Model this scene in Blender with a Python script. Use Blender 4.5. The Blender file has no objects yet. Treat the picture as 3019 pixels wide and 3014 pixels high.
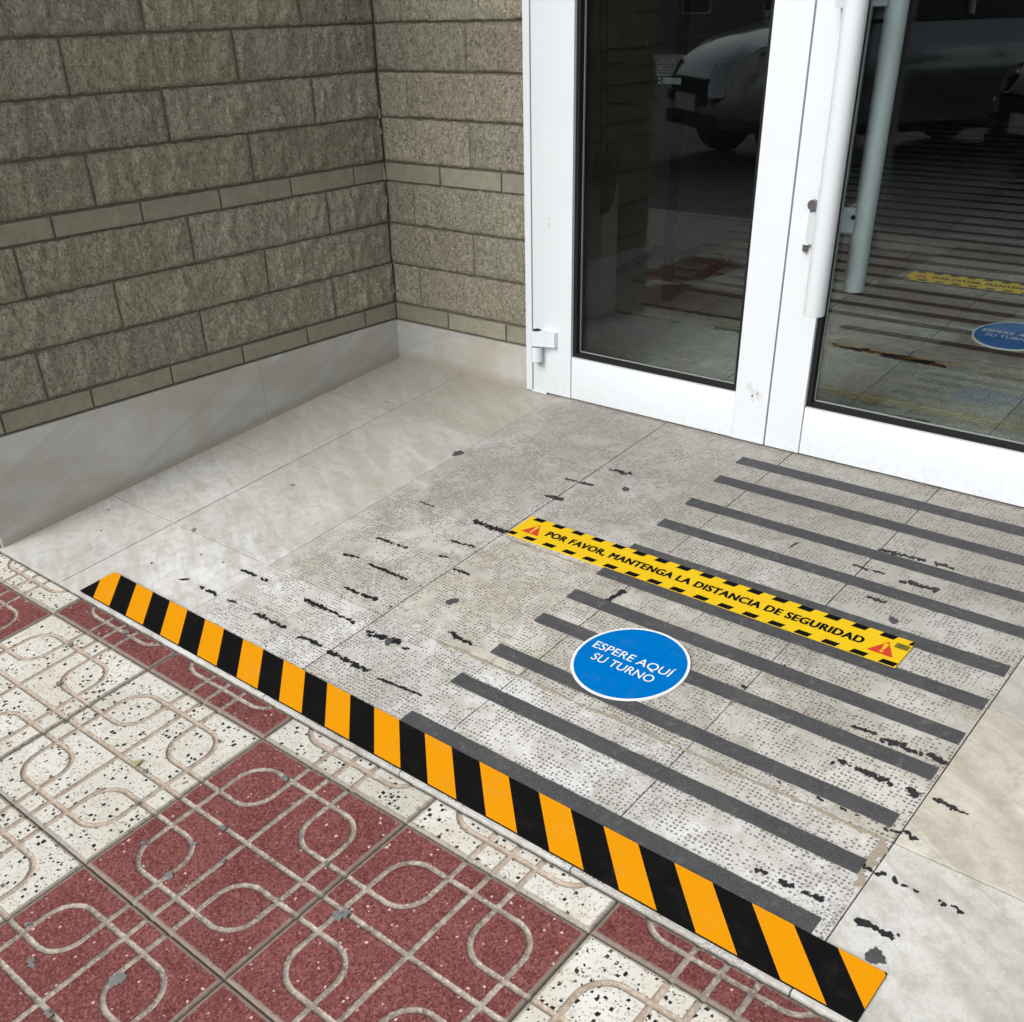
import bpy, bmesh, math, random
import numpy as np
from mathutils import Vector, Matrix, noise
sc = bpy.context.scene
COL = sc.collection
S = 0.625            # metres per survey unit (one wall module); all layout numbers below are survey units
SL = 0.1009          # fall of the entrance ramp
rnd = random.Random(7)

# ------------------------------------------------------------------ camera
cam_d = bpy.data.cameras.new('camera'); cam = bpy.data.objects.new('camera', cam_d); COL.objects.link(cam)
R0 = Vector((0.7621522832, 0.6469741537, -0.0234166947)); R1 = Vector((0.3365722623, -0.4268702457, -0.839345522)); R2 = Vector((-0.5530307491, 0.6318276962, -0.5430936869))
m = Matrix.Identity(4)
for i in range(3):
    m[i][0] = R0[i]; m[i][1] = -R1[i]; m[i][2] = -R2[i]
m.translation = Vector((4.2197, -3.9875, 1.6567)) * S
cam.matrix_world = m
cam_d.sensor_fit = 'HORIZONTAL'; cam_d.sensor_width = 36; cam_d.lens = 36.0
cam_d.shift_x = 0.0063; cam_d.shift_y = 0.1504
cam_d.clip_start = 0.05; cam_d.clip_end = 800
sc.camera = cam

# ------------------------------------------------------------------ light
SUNV = Vector((0.17, 0.92, -0.74)).normalized()
elev = math.asin(-SUNV.z); rot = math.atan2(-SUNV.x, -SUNV.y)
w = bpy.data.worlds.new('World'); sc.world = w; w.use_nodes = True
wn = w.node_tree; wn.nodes.clear()
sky = wn.nodes.new('ShaderNodeTexSky'); sky.sky_type = 'NISHITA'; sky.sun_disc = False
sky.sun_elevation = elev; sky.sun_rotation = rot; sky.dust_density = 3.0; sky.air_density = 1.0
hs = wn.nodes.new('ShaderNodeHueSaturation'); hs.inputs['Saturation'].default_value = 0.22
bg = wn.nodes.new('ShaderNodeBackground'); bg.inputs['Strength'].default_value = 0.15
wo = wn.nodes.new('ShaderNodeOutputWorld')
wn.links.new(sky.outputs[0], hs.inputs['Color']); wn.links.new(hs.outputs[0], bg.inputs[0]); wn.links.new(bg.outputs[0], wo.inputs[0])
sd = bpy.data.lights.new('sun', 'SUN'); sd.energy = 1.25; sd.angle = math.radians(38); sd.color = (1, 0.97, 0.92)
so = bpy.data.objects.new('sun', sd); COL.objects.link(so)
so.rotation_euler = SUNV.to_track_quat('-Z', 'Y').to_euler(); so.location = (0, -5, 8)
sc.cycles.max_bounces = 8; sc.cycles.glossy_bounces = 3; sc.cycles.caustics_reflective = False; sc.cycles.caustics_refractive = False
sc.view_settings.view_transform = 'Standard'; sc.view_settings.look = 'None'
sc.view_settings.exposure = 0.5; sc.view_settings.gamma = 1; sc.view_settings.use_curve_mapping = False

# ------------------------------------------------------------------ material helper
class M:
    def __init__(s, name, rough=0.6, spec=0.5):
        s.m = bpy.data.materials.new(name); s.m.use_nodes = True
        s.t = s.m.node_tree; s.b = s.t.nodes['Principled BSDF']
        s.b.inputs['Roughness'].default_value = rough
        s.b.inputs['Specular IOR Level'].default_value = spec
        g = s.t.nodes.new('ShaderNodeNewGeometry'); s.pos = g.outputs['Position']; s._oi = None
    def n(s, typ, **kw):
        n = s.t.nodes.new(typ)
        for k, v in kw.items(): setattr(n, k, v)
        return n
    def L(s, a, b):
        if isinstance(a, (int, float)): b.default_value = a
        elif isinstance(a, tuple): b.default_value = a if len(a) == len(b.default_value) else (*a, 1)
        else: s.t.links.new(a, b)
    def oi(s, out):
        if not s._oi: s._oi = s.n('ShaderNodeObjectInfo')
        return s._oi.outputs[out]
    def scale(s, v, sx, sy=None, sz=None):
        n = s.n('ShaderNodeVectorMath', operation='MULTIPLY'); s.L(v, n.inputs[0]); n.inputs[1].default_value = (sx, sx if sy is None else sy, sx if sz is None else sz); return n.outputs[0]
    def vadd(s, a, b):
        n = s.n('ShaderNodeVectorMath', operation='ADD'); s.L(a, n.inputs[0]); s.L(b, n.inputs[1]); return n.outputs[0]
    def rotz(s, v, ang):
        n = s.n('ShaderNodeVectorRotate', rotation_type='Z_AXIS'); s.L(v, n.inputs['Vector']); n.inputs['Angle'].default_value = ang; return n.outputs[0]
    def noise(s, sc_, det=3, rough=0.6, v=None, dist=0):
        n = s.n('ShaderNodeTexNoise'); s.L(v or s.pos, n.inputs['Vector']); n.inputs['Scale'].default_value = sc_
        n.inputs['Detail'].default_value = det; n.inputs['Roughness'].default_value = rough; n.inputs['Distortion'].default_value = dist
        return n.outputs['Fac']
    def noisec(s, sc_, det=2, v=None):
        n = s.n('ShaderNodeTexNoise'); s.L(v or s.pos, n.inputs['Vector']); n.inputs['Scale'].default_value = sc_; n.inputs['Detail'].default_value = det
        return n.outputs['Color']
    def voro(s, sc_, v=None, metric='EUCLIDEAN', feat='F1'):
        n = s.n('ShaderNodeTexVoronoi', feature=feat, distance=metric); s.L(v or s.pos, n.inputs['Vector']); n.inputs['Scale'].default_value = sc_
        return n.outputs['Distance'], (n.outputs['Color'] if 'Color' in n.outputs else None)
    def math(s, op, a, b=0.0, c=0.0, clamp=False):
        n = s.n('ShaderNodeMath', operation=op, use_clamp=clamp); s.L(a, n.inputs[0]); s.L(b, n.inputs[1]); s.L(c, n.inputs[2]); return n.outputs[0]
    def map(s, v, a, b, c=0.0, d=1.0, smooth=False):
        n = s.n('ShaderNodeMapRange', interpolation_type='SMOOTHSTEP' if smooth else 'LINEAR'); s.L(v, n.inputs[0])
        for i, x in enumerate((a, b, c, d)): s.L(x, n.inputs[i + 1])
        return n.outputs[0]
    def mix(s, f, a, b, blend='MIX'):
        n = s.n('ShaderNodeMix', data_type='RGBA', blend_type=blend); s.L(f, n.inputs[0]); s.L(a, n.inputs[6]); s.L(b, n.inputs[7]); return n.outputs[2]
    def sep(s, v):
        n = s.n('ShaderNodeSeparateXYZ'); s.L(v, n.inputs[0]); return n.outputs
    def comb(s, x, y, z=0.0):
        n = s.n('ShaderNodeCombineXYZ'); s.L(x, n.inputs[0]); s.L(y, n.inputs[1]); s.L(z, n.inputs[2]); return n.outputs[0]
    def attr(s, name):
        n = s.n('ShaderNodeAttribute', attribute_name=name); return n.outputs['Fac']
    def grey(s, v):
        n = s.n('ShaderNodeCombineColor'); [s.L(v, n.inputs[i]) for i in range(3)]; return n.outputs[0]
    def col(s, c): s.L(c, s.b.inputs['Base Color']); return s
    def rough(s, c): s.L(c, s.b.inputs['Roughness']); return s
    def bump(s, h, dist, strength=1.0, prev=None):
        n = s.n('ShaderNodeBump'); s.L(h, n.inputs['Height']); n.inputs['Distance'].default_value = dist; n.inputs['Strength'].default_value = strength
        if prev: s.L(prev, n.inputs['Normal'])
        s.L(n.outputs[0], s.b.inputs['Normal']); return n.outputs[0]

def simple(name, c, rough=0.5, spec=0.5, var=0.06, nscale=30, metal=0.0, bump=0.0, coat=0.0):
    k = M(name, rough, spec); n = k.noise(nscale, 3)
    lo = tuple(x * (1 - var) for x in c); hi = tuple(min(1, x * (1 + var)) for x in c)
    k.col(k.mix(n, lo, hi)); k.b.inputs['Metallic'].default_value = metal; k.b.inputs['Coat Weight'].default_value = coat
    if bump: k.bump(k.noise(nscale * 8, 3), bump)
    return k.m

# marble slabs (object colour = tint of the slab)
def marble(name, pits, indoor=False):
    k = M(name, 0.6, 0.25)
    base = k.mix(k.map(k.noise(2.2, 4), 0.35, 0.65), (0.52, 0.515, 0.49), (0.69, 0.69, 0.68))
    vein = k.noise(5, 5, 0.6, k.scale(k.rotz(k.pos, 0.5), 1, 5, 1), 0.6)
    base = k.mix(k.map(vein, 0.46, 0.62, 0, 0.6 if not pits else 0.35), base, (0.40, 0.385, 0.35))
    base = k.mix(k.map(k.noise(3.5, 4, 0.6), 0.52, 0.72, 0, 0.5), base, (0.50, 0.47, 0.41))
    gr = k.noise(260, 4, 0.75)
    base = k.mix(1.0, base, k.grey(k.map(gr, 0.25, 0.75, 0.84, 1.12)), 'MULTIPLY')
    base = k.mix(k.map(k.noise(34, 5, 0.75), 0.46, 0.66, 0, 0.6), base, (0.36, 0.35, 0.32))
    base = k.mix(k.map(k.noise(6, 5, 0.7, k.vadd(k.pos, (2.0, 6.0, 0.0))), 0.5, 0.72, 0, 0.5), base, (0.42, 0.39, 0.33))
    x, y, z = k.sep(k.pos)
    if pits:
        pitch = 0.0088
        # tool-head patches, each slightly off the last one
        px = k.math('DIVIDE', x, pitch); py = k.math('DIVIDE', y, pitch)
        cx = k.math('FLOOR', k.math('DIVIDE', px, 5.0)); cy = k.math('FLOOR', k.math('DIVIDE', py, 7.0))
        wn_ = k.n('ShaderNodeTexWhiteNoise', noise_dimensions='2D'); k.L(k.comb(cx, cy), wn_.inputs['Vector'])
        r, g, b = k.sep(wn_.outputs['Color'])
        jit = k.noisec(90, 2); jr, jg, _ = k.sep(jit)
        px = k.math('ADD', px, k.math('ADD', k.math('MULTIPLY', r, 0.8), k.math('MULTIPLY', jr, 0.9)))
        py = k.math('ADD', py, k.math('ADD', k.math('MULTIPLY', g, 0.8), k.math('MULTIPLY', jg, 0.9)))
        fx = k.math('SUBTRACT', k.math('FRACT', px), 0.5); fy = k.math('SUBTRACT', k.math('FRACT', py), 0.5)
        d = k.math('SQRT', k.math('ADD', k.math('MULTIPLY', fx, fx), k.math('MULTIPLY', fy, fy)))
        wn2 = k.n('ShaderNodeTexWhiteNoise', noise_dimensions='2D'); k.L(k.comb(k.math('FLOOR', px), k.math('FLOOR', py)), wn2.inputs['Vector'])
        rad = k.map(wn2.outputs['Value'], 0.16, 0.30, 0.0, 0.31)
        worn = k.map(k.noise(16, 4, 0.75), 0.40, 0.50, 0.15, 1)
        rad = k.math('MULTIPLY', rad, worn)
        pit = k.math('MULTIPLY', k.map(k.math('SUBTRACT', rad, d), -0.06, 0.10), k.map(y, -1.507, -1.504))
        # chewed-up stretches between the neat pits
        rough_ = k.math('MULTIPLY', k.map(k.noise(170, 3, 0.7), 0.50, 0.62), k.map(k.noise(5, 4, 0.6, k.vadd(k.pos, (3.0, 1.0, 0.0))), 0.46, 0.62))
        pit2 = k.math('MAXIMUM', pit, k.math('MULTIPLY', rough_, 0.6))
        pit2 = k.math('MULTIPLY', pit2, k.map(k.math('ADD', x, k.math('MULTIPLY', k.noise(7, 4, 0.7), 0.14)), 0.76, 0.86, 0.25, 1.0))
        dirt = k.map(k.noise(2.6, 5, 0.62, k.vadd(k.pos, (7.3, 2.0, 0.0))), 0.38, 0.64)
        door = k.math('ADD', y, k.math('MULTIPLY', k.noise(2.0, 4), 0.7))      # trodden-in dirt where people step in and out
        near_door = 0.25 if indoor else k.map(door, -0.75, 0.15, 0.0, 0.75)
        base = k.mix(k.map(dirt, 0, 1, 0.02, 0.45), base, (0.39, 0.37, 0.335))
        base = k.mix(k.map(k.noise(12, 4, 0.7, k.vadd(k.pos, (1.0, 8.0, 0.0))), 0.50, 0.70, 0, 0.5), base, (0.36, 0.335, 0.295))
        base = k.mix(k.map(k.noise(7, 3, 0.6, k.vadd(k.pos, (5.0, 3.0, 0.0))), 0.55, 0.62, 0, 0.45), base, (0.72, 0.73, 0.74))
        base = k.mix(near_door if indoor else k.math('MULTIPLY', near_door, k.map(k.math('ADD', x, k.math('MULTIPLY', k.noise(4, 4, 0.7), 0.3)), 0.82, 1.02, 0.45, 1.0)), base, (0.29, 0.275, 0.245))
        base = k.mix(k.math('MULTIPLY', pit2, 0.78), base, (0.12, 0.105, 0.09))
        k.bump(k.math('SUBTRACT', k.math('MULTIPLY', gr, 0.25), pit2), 0.0012, 0.8)
    else:
        edge = k.math('ADD', x, k.math('MULTIPLY', k.noise(4, 4), 0.2))
        wall_band = k.map(edge, 0.16, 0.06, 0.0, 0.35)          # darker brown band along the wall foot
        base = k.mix(wall_band, base, (0.42, 0.38, 0.31))
        near_door = k.map(k.math('ADD', y, k.math('MULTIPLY', k.noise(3.0, 4, 0.6, k.vadd(k.pos, (1.0, 5.0, 0.0))), 0.9)), -0.7, 0.4, 0.0, 0.65)  # smooth slabs get darker towards the door, broken up by noise
        base = k.mix(near_door, base, (0.40, 0.375, 0.325))
        k.bump(gr, 0.0006, 0.5)
    base = k.mix(1.0, base, k.oi('Color'), 'MULTIPLY')
    k.col(base).rough(k.map(gr, 0.3, 0.7, 0.45, 0.7))
    return k.m
MAT = {}
MAT['pit'] = marble('punched_marble', True); MAT['pit_in'] = marble('lobby_marble', True, True); MAT['marble'] = marble('smooth_marble', False)

def skirt_mat():
    k = M('grey_marble_skirting', 0.33, 0.5)
    c = k.mix(k.map(k.noise(3.0, 3), 0.3, 0.7), (0.44, 0.45, 0.435), (0.53, 0.54, 0.525))
    v = k.rotz(k.scale(k.pos, 1, 1, 1), 0.0)
    x, y, z = k.sep(k.pos)
    d = k.comb(k.math('ADD', k.math('MULTIPLY', y, 0.5), k.math('MULTIPLY', z, 2.4)), k.math('MULTIPLY', x, 1.5), k.math('MULTIPLY', y, 0.3))
    c = k.mix(k.map(k.noise(3.2, 3, 0.5, d, 0.4), 0.48, 0.66, 0, 0.55), c, (0.37, 0.35, 0.30))
    d2 = k.comb(k.math('ADD', k.math('MULTIPLY', y, 1.1), k.math('MULTIPLY', z, -2.2)), x, 0.0)
    c = k.mix(k.map(k.math('ABSOLUTE', k.math('SUBTRACT', k.noise(1.3, 4, 0.55, d2), 0.5)), 0.0, 0.03, 0.30, 0), c, (0.30, 0.29, 0.27))
    c = k.mix(k.map(z, -0.16, 0.05, 0.0, 0.0), c, (0.4, 0.36, 0.3))
    foot = k.map(k.math('SUBTRACT', z, k.math('ADD', k.math('MULTIPLY', y, SL), k.math('MULTIPLY', k.noise(14, 4), 0.03))), 0.0, 0.02, 0.55, 0)
    c = k.mix(foot, c, (0.33, 0.29, 0.23))
    c = k.mix(k.map(k.noise(4, 5, 0.65), 0.46, 0.62, 0, 0.55), c, (0.40, 0.355, 0.265))
    c = k.mix(1.0, c, k.grey(k.map(k.noise(300, 2), 0.3, 0.7, 0.93, 1.05)), 'MULTIPLY')
    k.col(c); return k.m
MAT['skirt'] = skirt_mat()

def block_mat():
    k = M('split_face_block', 0.85, 0.3)
    w1 = k.noise(9, 5, 0.65); w2 = k.noise(38, 4, 0.7)
    c = k.mix(k.map(w1, 0.36, 0.66), (0.48, 0.455, 0.345), (0.59, 0.54, 0.415))
    c = k.mix(k.map(w2, 0.45, 0.7, 0, 0.7), c, (0.38, 0.385, 0.285))
    vs = k.noise(60, 5, 0.8, k.scale(k.pos, 1.4, 1.4, 0.8))
    c = k.mix(k.map(vs, 0.47, 0.62, 0, 0.8), c, (0.78, 0.72, 0.57))
    c = k.mix(k.map(k.noise(120, 3, 0.8), 0.52, 0.72, 0, 0.7), c, (0.12, 0.105, 0.08))
    c = k.mix(k.map(k.noise(70, 5, 0.85, k.scale(k.pos, 1.3, 1.3, 0.9)), 0.50, 0.60, 0, 0.75), c, (0.20, 0.18, 0.13))
    c = k.mix(k.map(k.noise(95, 4, 0.8, k.vadd(k.scale(k.pos, 1.3, 1.3, 0.9), (3.0, 4.0, 1.0))), 0.53, 0.62, 0, 0.8), c, (0.74, 0.69, 0.56))
    d, cc = k.voro(140); r, g, b = k.sep(cc)
    chip = k.math('MULTIPLY', k.map(d, 0.36, 0.24), k.map(r, 0.72, 0.76))
    c = k.mix(k.math('MULTIPLY', chip, 1.0), c, (0.85, 0.80, 0.70))
    d2, cc2 = k.voro(260); r2, g2, b2 = k.sep(cc2)
    c = k.mix(k.math('MULTIPLY', k.math('MULTIPLY', k.map(d2, 0.36, 0.25), k.map(r2, 0.72, 0.76)), 0.6), c, (0.70, 0.64, 0.52))
    d3, cc3 = k.voro(210); r3, g3, b3 = k.sep(cc3)
    c = k.mix(k.math('MULTIPLY', k.math('MULTIPLY', k.map(d3, 0.36, 0.25), k.map(g3, 0.80, 0.84)), 0.7), c, (0.07, 0.065, 0.05))
    c = k.mix(1.0, c, k.grey(k.map(k.oi('Random'), 0, 1, 0.88, 1.1)), 'MULTIPLY')
    c = k.mix(1.0, c, k.oi('Color'), 'MULTIPLY')
    h = k.math('ADD', k.math('MULTIPLY', k.noise(75, 5, 0.78), 1.4), k.math('MULTIPLY', k.noise(330, 3, 0.7), 0.35))
    k.bump(h, 0.022, 1.0); k.col(c); return k.m
MAT['block'] = block_mat()

def brick_mat():
    k = M('smooth_slim_brick', 0.8, 0.3)
    c = k.mix(k.map(k.noise(26, 5, 0.7), 0.3, 0.7), (0.25, 0.24, 0.185), (0.34, 0.325, 0.25))
    c = k.mix(k.map(k.noise(400, 3, 0.8), 0.5, 0.75, 0, 0.4), c, (0.33, 0.31, 0.25))
    c = k.mix(k.map(k.noise(60, 3), 0.62, 0.72, 0, 0.5), c, (0.13, 0.125, 0.09))
    c = k.mix(1.0, c, k.grey(k.map(k.oi('Random'), 0, 1, 0.88, 1.12)), 'MULTIPLY')
    k.col(c); k.bump(k.noise(140, 5, 0.75), 0.004); return k.m
MAT['brick'] = brick_mat()
MAT['cement'] = simple('brown_cement', (0.33, 0.29, 0.23), 0.95, 0.2, 0.3, 120)
MAT['grout'] = simple('dirty_grout', (0.13, 0.115, 0.095), 0.95, 0.2, 0.3, 60)
MAT['mortar'] = simple('mortar', (0.19, 0.17, 0.13), 0.95, 0.2, 0.3, 60, bump=0.003)

def terrazzo(name, red):
    k = M(name, 0.75, 0.12)
    if red:
        c = k.mix(k.map(k.noise(7, 4), 0.35, 0.65), (0.145, 0.046, 0.043), (0.19, 0.064, 0.059))
        d, cc = k.voro(300, k.vadd(k.pos, k.scale(k.noisec(300), 0.003)), 'CHEBYCHEV'); r, g, b = k.sep(cc)
        c = k.mix(k.map(r, 0.5, 1.0, 0.0, 0.6), c, (0.32, 0.14, 0.13))
        c = k.mix(k.math('MULTIPLY', k.map(g, 0.72, 0.76), 0.75), c, (0.09, 0.022, 0.02))
        d2, cc2 = k.voro(120, k.vadd(k.pos, k.scale(k.noisec(140), 0.005)), 'CHEBYCHEV'); r, g, b = k.sep(cc2)
        size = k.map(g, 0, 1, 0.10, 0.30)
        c = k.mix(k.math('MULTIPLY', k.map(k.math('SUBTRACT', size, d2), 0, 0.03), k.map(r, 0.90, 0.92, 0, 0.9)), c, (0.62, 0.50, 0.46))
        gc = k.mix(k.map(k.noise(40, 4, 0.7), 0.35, 0.65), (0.37, 0.32, 0.275), (0.17, 0.135, 0.12))
    else:
        c = k.mix(k.map(k.noise(6, 4), 0.35, 0.65), (0.56, 0.535, 0.47), (0.65, 0.64, 0.60))
        d, cc = k.voro(180, k.vadd(k.pos, k.scale(k.noisec(200), 0.003)), 'CHEBYCHEV'); r, g, b = k.sep(cc)
        c = k.mix(k.math('MULTIPLY', k.map(d, 0.40, 0.32), k.map(r, 0.55, 0.6, 0, 0.75)), c, (0.42, 0.39, 0.33))
        vv = k.vadd(k.pos, k.scale(k.noisec(120), 0.007))
        d2, cc2 = k.voro(102, vv, 'CHEBYCHEV'); r, g, b = k.sep(cc2)
        size = k.map(g, 0, 1, 0.12, 0.40)
        chip = k.math('MULTIPLY', k.map(k.math('SUBTRACT', size, d2), 0, 0.03), k.map(r, 0.56, 0.58))
        d4, cc4 = k.voro(190, k.vadd(k.pos, k.scale(k.noisec(150), 0.004)), 'CHEBYCHEV'); r4, g4, b4 = k.sep(cc4)
        chip = k.math('MAXIMUM', chip, k.math('MULTIPLY', k.map(d4, 0.24, 0.2), k.map(r4, 0.76, 0.78)))
        c = k.mix(chip, c, (0.018, 0.018, 0.020))
        c = k.mix(k.map(k.noise(11, 5, 0.65, k.vadd(k.pos, (4.0, 0.0, 0.0))), 0.55, 0.75, 0, 0.6), c, (0.50, 0.44, 0.34))
        gc = k.mix(k.map(k.noise(40, 4, 0.7), 0.3, 0.7), (0.46, 0.385, 0.31), (0.28, 0.225, 0.175))
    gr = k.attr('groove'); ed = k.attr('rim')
    gm = k.map(k.math('ADD', gr, k.math('MULTIPLY', k.math('SUBTRACT', k.noise(160, 3, 0.7), 0.5), 0.5)), 0.35, 0.6)
    c = k.mix(gm, c, gc)
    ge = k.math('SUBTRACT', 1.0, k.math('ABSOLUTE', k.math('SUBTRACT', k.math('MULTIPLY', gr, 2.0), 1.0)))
    c = k.mix(k.math('MULTIPLY', k.map(ge, 0.2, 0.9), 0.7), c, k.mix(1.0, c, (0.35, 0.33, 0.31), 'MULTIPLY'))  # relief shade painted into the colour as a dark line along groove edges
    hi = k.map(k.noise(130, 5, 0.8), 0.5, 0.62, 0, 0.55)
    c = k.mix(k.math('MULTIPLY', hi, gm), c, (0.66, 0.58, 0.50))
    em = k.map(k.math('ADD', ed, k.math('MULTIPLY', k.math('SUBTRACT', k.noise(60, 5, 0.75), 0.5), 0.9)), 0.40, 0.75)
    c = k.mix(k.math('MULTIPLY', em, 0.8), c, k.mix(k.noise(90, 4), (0.34, 0.305, 0.255), (0.15, 0.13, 0.11)))
    c = k.mix(k.map(k.noise(24, 5, 0.7, k.vadd(k.pos, (0.0, 9.0, 0.0))), 0.60, 0.78, 0, 0.35), c, (0.22, 0.19, 0.16))
    c = k.mix(1.0, c, k.grey(k.map(k.oi('Random'), 0, 1, 0.92, 1.06)), 'MULTIPLY')
    k.col(c); k.bump(k.noise(500, 3), 0.0004); return k.m
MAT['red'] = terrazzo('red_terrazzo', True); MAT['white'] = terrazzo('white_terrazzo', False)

def strip_mat():
    k = M('grit_tape', 0.9, 0.25)
    c = k.mix(k.map(k.noise(420, 3, 0.85), 0.35, 0.65), (0.026, 0.028, 0.031), (0.105, 0.108, 0.115))
    c = k.mix(k.map(k.noise(9, 5, 0.7), 0.45, 0.7, 0, 0.6), c, (0.10, 0.10, 0.096))
    c = k.mix(k.map(k.noise(55, 4, 0.7), 0.56, 0.68, 0, 0.45), c, (0.17, 0.165, 0.15))
    k.col(c); k.bump(k.noise(900, 2), 0.0006); return k.m
MAT['grit'] = strip_mat()
MAT['grit_in'] = simple('dark_lobby_strip', (0.03, 0.028, 0.028), 0.9, 0.2, 0.4, 30)
def vinyl(name, c, wear=(0.3, 0.3, 0.3), amt=0.25, rough=0.5, spec=0.3):
    k = M(name, rough, spec)
    cc = k.mix(k.noise(500, 2), tuple(x * 0.93 for x in c), tuple(min(1, x * 1.05) for x in c))
    cc = k.mix(k.map(k.noise(35, 5, 0.75), 0.62, 0.8, 0, amt), cc, wear)
    cc = k.mix(k.map(k.noise(14, 6, 0.8, k.vadd(k.pos, (2.0, 1.0, 0.0))), 0.52, 0.75, 0, 0.07 if sum(c) > 0.1 else 0.035), cc, (0.30, 0.28, 0.25))
    cc = k.mix(k.map(k.noise(420, 3, 0.85), 0.60, 0.70, 0, amt * 0.6), cc, wear)
    k.col(cc); k.bump(k.noise(60, 4, 0.7), 0.0008); return k.m
MAT['v_black'] = vinyl('black_vinyl', (0.006, 0.006, 0.006), (0.02, 0.02, 0.02), 0.5, 0.85, 0.04)
MAT['v_orange'] = vinyl('orange_vinyl', (0.72, 0.285, 0.002), (0.65, 0.32, 0.03), 0.3, 0.8, 0.05)
MAT['v_yellow'] = vinyl('yellow_vinyl', (0.74, 0.49, 0.012), (0.5, 0.33, 0.04), 0.5, 0.8, 0.08)
MAT['v_red'] = vinyl('red_vinyl', (0.56, 0.045, 0.02))
MAT['v_blue'] = vinyl('blue_vinyl', (0.0, 0.15, 0.49), (0.0, 0.12, 0.40), 0.2, 0.9, 0.0)
MAT['v_white'] = vinyl('white_vinyl', (0.76, 0.78, 0.79), (0.6, 0.6, 0.6), 0.2, 0.8, 0.1)
MAT['v_olive'] = vinyl('olive_print', (0.22, 0.17, 0.02)); MAT['v_olive2'] = vinyl('dark_olive_print', (0.06, 0.05, 0.01))
def lacquer():
    k = M('white_lacquered_aluminium', 0.32, 0.5)
    c = k.mix(k.noise(4, 3), (0.68, 0.725, 0.77), (0.715, 0.76, 0.80))
    x, y, z = k.sep(k.pos)
    low = k.map(z, 0.0, 0.10, 0.5, 0.0)
    c = k.mix(k.math('MULTIPLY', low, k.map(k.noise(60, 5, 0.7), 0.5, 0.8)), c, (0.42, 0.40, 0.36))
    c = k.mix(k.map(k.noise(22, 5, 0.7), 0.70, 0.78, 0, 0.35), c, (0.55, 0.54, 0.52))
    k.col(c); return k.m
MAT['lac'] = lacquer()
MAT['rub'] = simple('black_rubber', (0.008, 0.008, 0.009), 0.6, 0.25)
MAT['seam'] = simple('grey_seal', (0.22, 0.24, 0.25), 0.5)
MAT['bead'] = simple('anodised_glazing_edge', (0.27, 0.30, 0.29), 0.4)
MAT['steel'] = simple('dull_steel', (0.22, 0.21, 0.21), 0.35, metal=0.8)
MAT['tar'] = simple('black_adhesive', (0.014, 0.014, 0.018), 0.38, 0.45, 0.5, 300)
MAT['gum'] = simple('dark_gum', (0.07, 0.072, 0.078), 0.7, 0.3, 0.4, 120)
MAT['smear'] = simple('grey_smear', (0.25, 0.24, 0.22), 0.8, 0.3, 0.4, 200)
MAT['grime'] = simple('cement_smear', (0.17, 0.175, 0.175), 0.85, 0.3, 0.35, 90)
MAT['dark'] = simple('matt_black_paint', (0.012, 0.011, 0.012), 0.5)
MAT['leaf'] = simple('dry_leaf', (0.36, 0.32, 0.19), 0.7, var=0.3, nscale=200)
MAT['asphalt'] = simple('asphalt', (0.085, 0.085, 0.088), 0.9, 0.3, 0.3, 14, bump=0.004)
MAT['concrete'] = simple('concrete', (0.30, 0.29, 0.27), 0.85, 0.3, 0.15, 3)
MAT['paint'] = simple('road_paint', (0.62, 0.62, 0.60), 0.7, var=0.15)
MAT['soffit'] = simple('soffit_plaster', (0.42, 0.40, 0.36), 0.9)
MAT['plaster'] = simple('ochre_plaster', (0.34, 0.27, 0.17), 0.9, nscale=2, var=0.12)
MAT['plaster2'] = simple('grey_plaster', (0.20, 0.19, 0.18), 0.9, nscale=2, var=0.12)
MAT['inner'] = simple('interior_wall', (0.20, 0.19, 0.165), 0.9)
MAT['infloor'] = simple('interior_floor', (0.20, 0.19, 0.18), 0.5, nscale=5, var=0.2)
MAT['carsilver'] = simple('silver_blue_paint', (0.50, 0.53, 0.60), 0.18, var=0.02, metal=0.6, coat=1.0)
MAT['cardark'] = simple('graphite_paint', (0.035, 0.038, 0.045), 0.18, var=0.02, metal=0.3, coat=1.0)
MAT['carglass'] = simple('car_glass', (0.02, 0.025, 0.025), 0.05, 1.0)
MAT['lamp'] = simple('lamp_lens', (0.75, 0.76, 0.74), 0.08, 1.0)
MAT['plate'] = simple('plate_white', (0.7, 0.7, 0.68), 0.4)
def glass_mat():
    k = M('tinted_glass'); t = k.t; t.nodes.remove(k.b)
    tr = k.n('ShaderNodeBsdfTransparent'); n = k.noise(3, 2); k.L(k.mix(n, (0.86, 0.90, 0.89), (0.88, 0.92, 0.91)), tr.inputs[0])
    gl = k.n('ShaderNodeBsdfGlossy'); gl.inputs['Roughness'].default_value = 0.004; gl.inputs['Color'].default_value = (0.93, 0.97, 0.95, 1)
    fr = k.n('ShaderNodeFresnel'); g_ = k.n('ShaderNodeNewGeometry'); k.L(k.map(g_.outputs['Backfacing'], 0, 1, 1.5, 1 / 1.5), fr.inputs['IOR'])
    mx = k.n('ShaderNodeMixShader'); k.L(fr.outputs[0], mx.inputs[0]); k.L(tr.outputs[0], mx.inputs[1]); k.L(gl.outputs[0], mx.inputs[2])
    out = [n for n in t.nodes if n.type == 'OUTPUT_MATERIAL'][0]; k.L(mx.outputs[0], out.inputs['Surface']); return k.m
MAT['glass'] = glass_mat()
MAT['scuff'] = simple('scuff', (0.60, 0.62, 0.63), 0.6, var=0.2)
MAT['plinth'] = simple('pale_stone', (0.28, 0.28, 0.26), 0.6)

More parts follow.
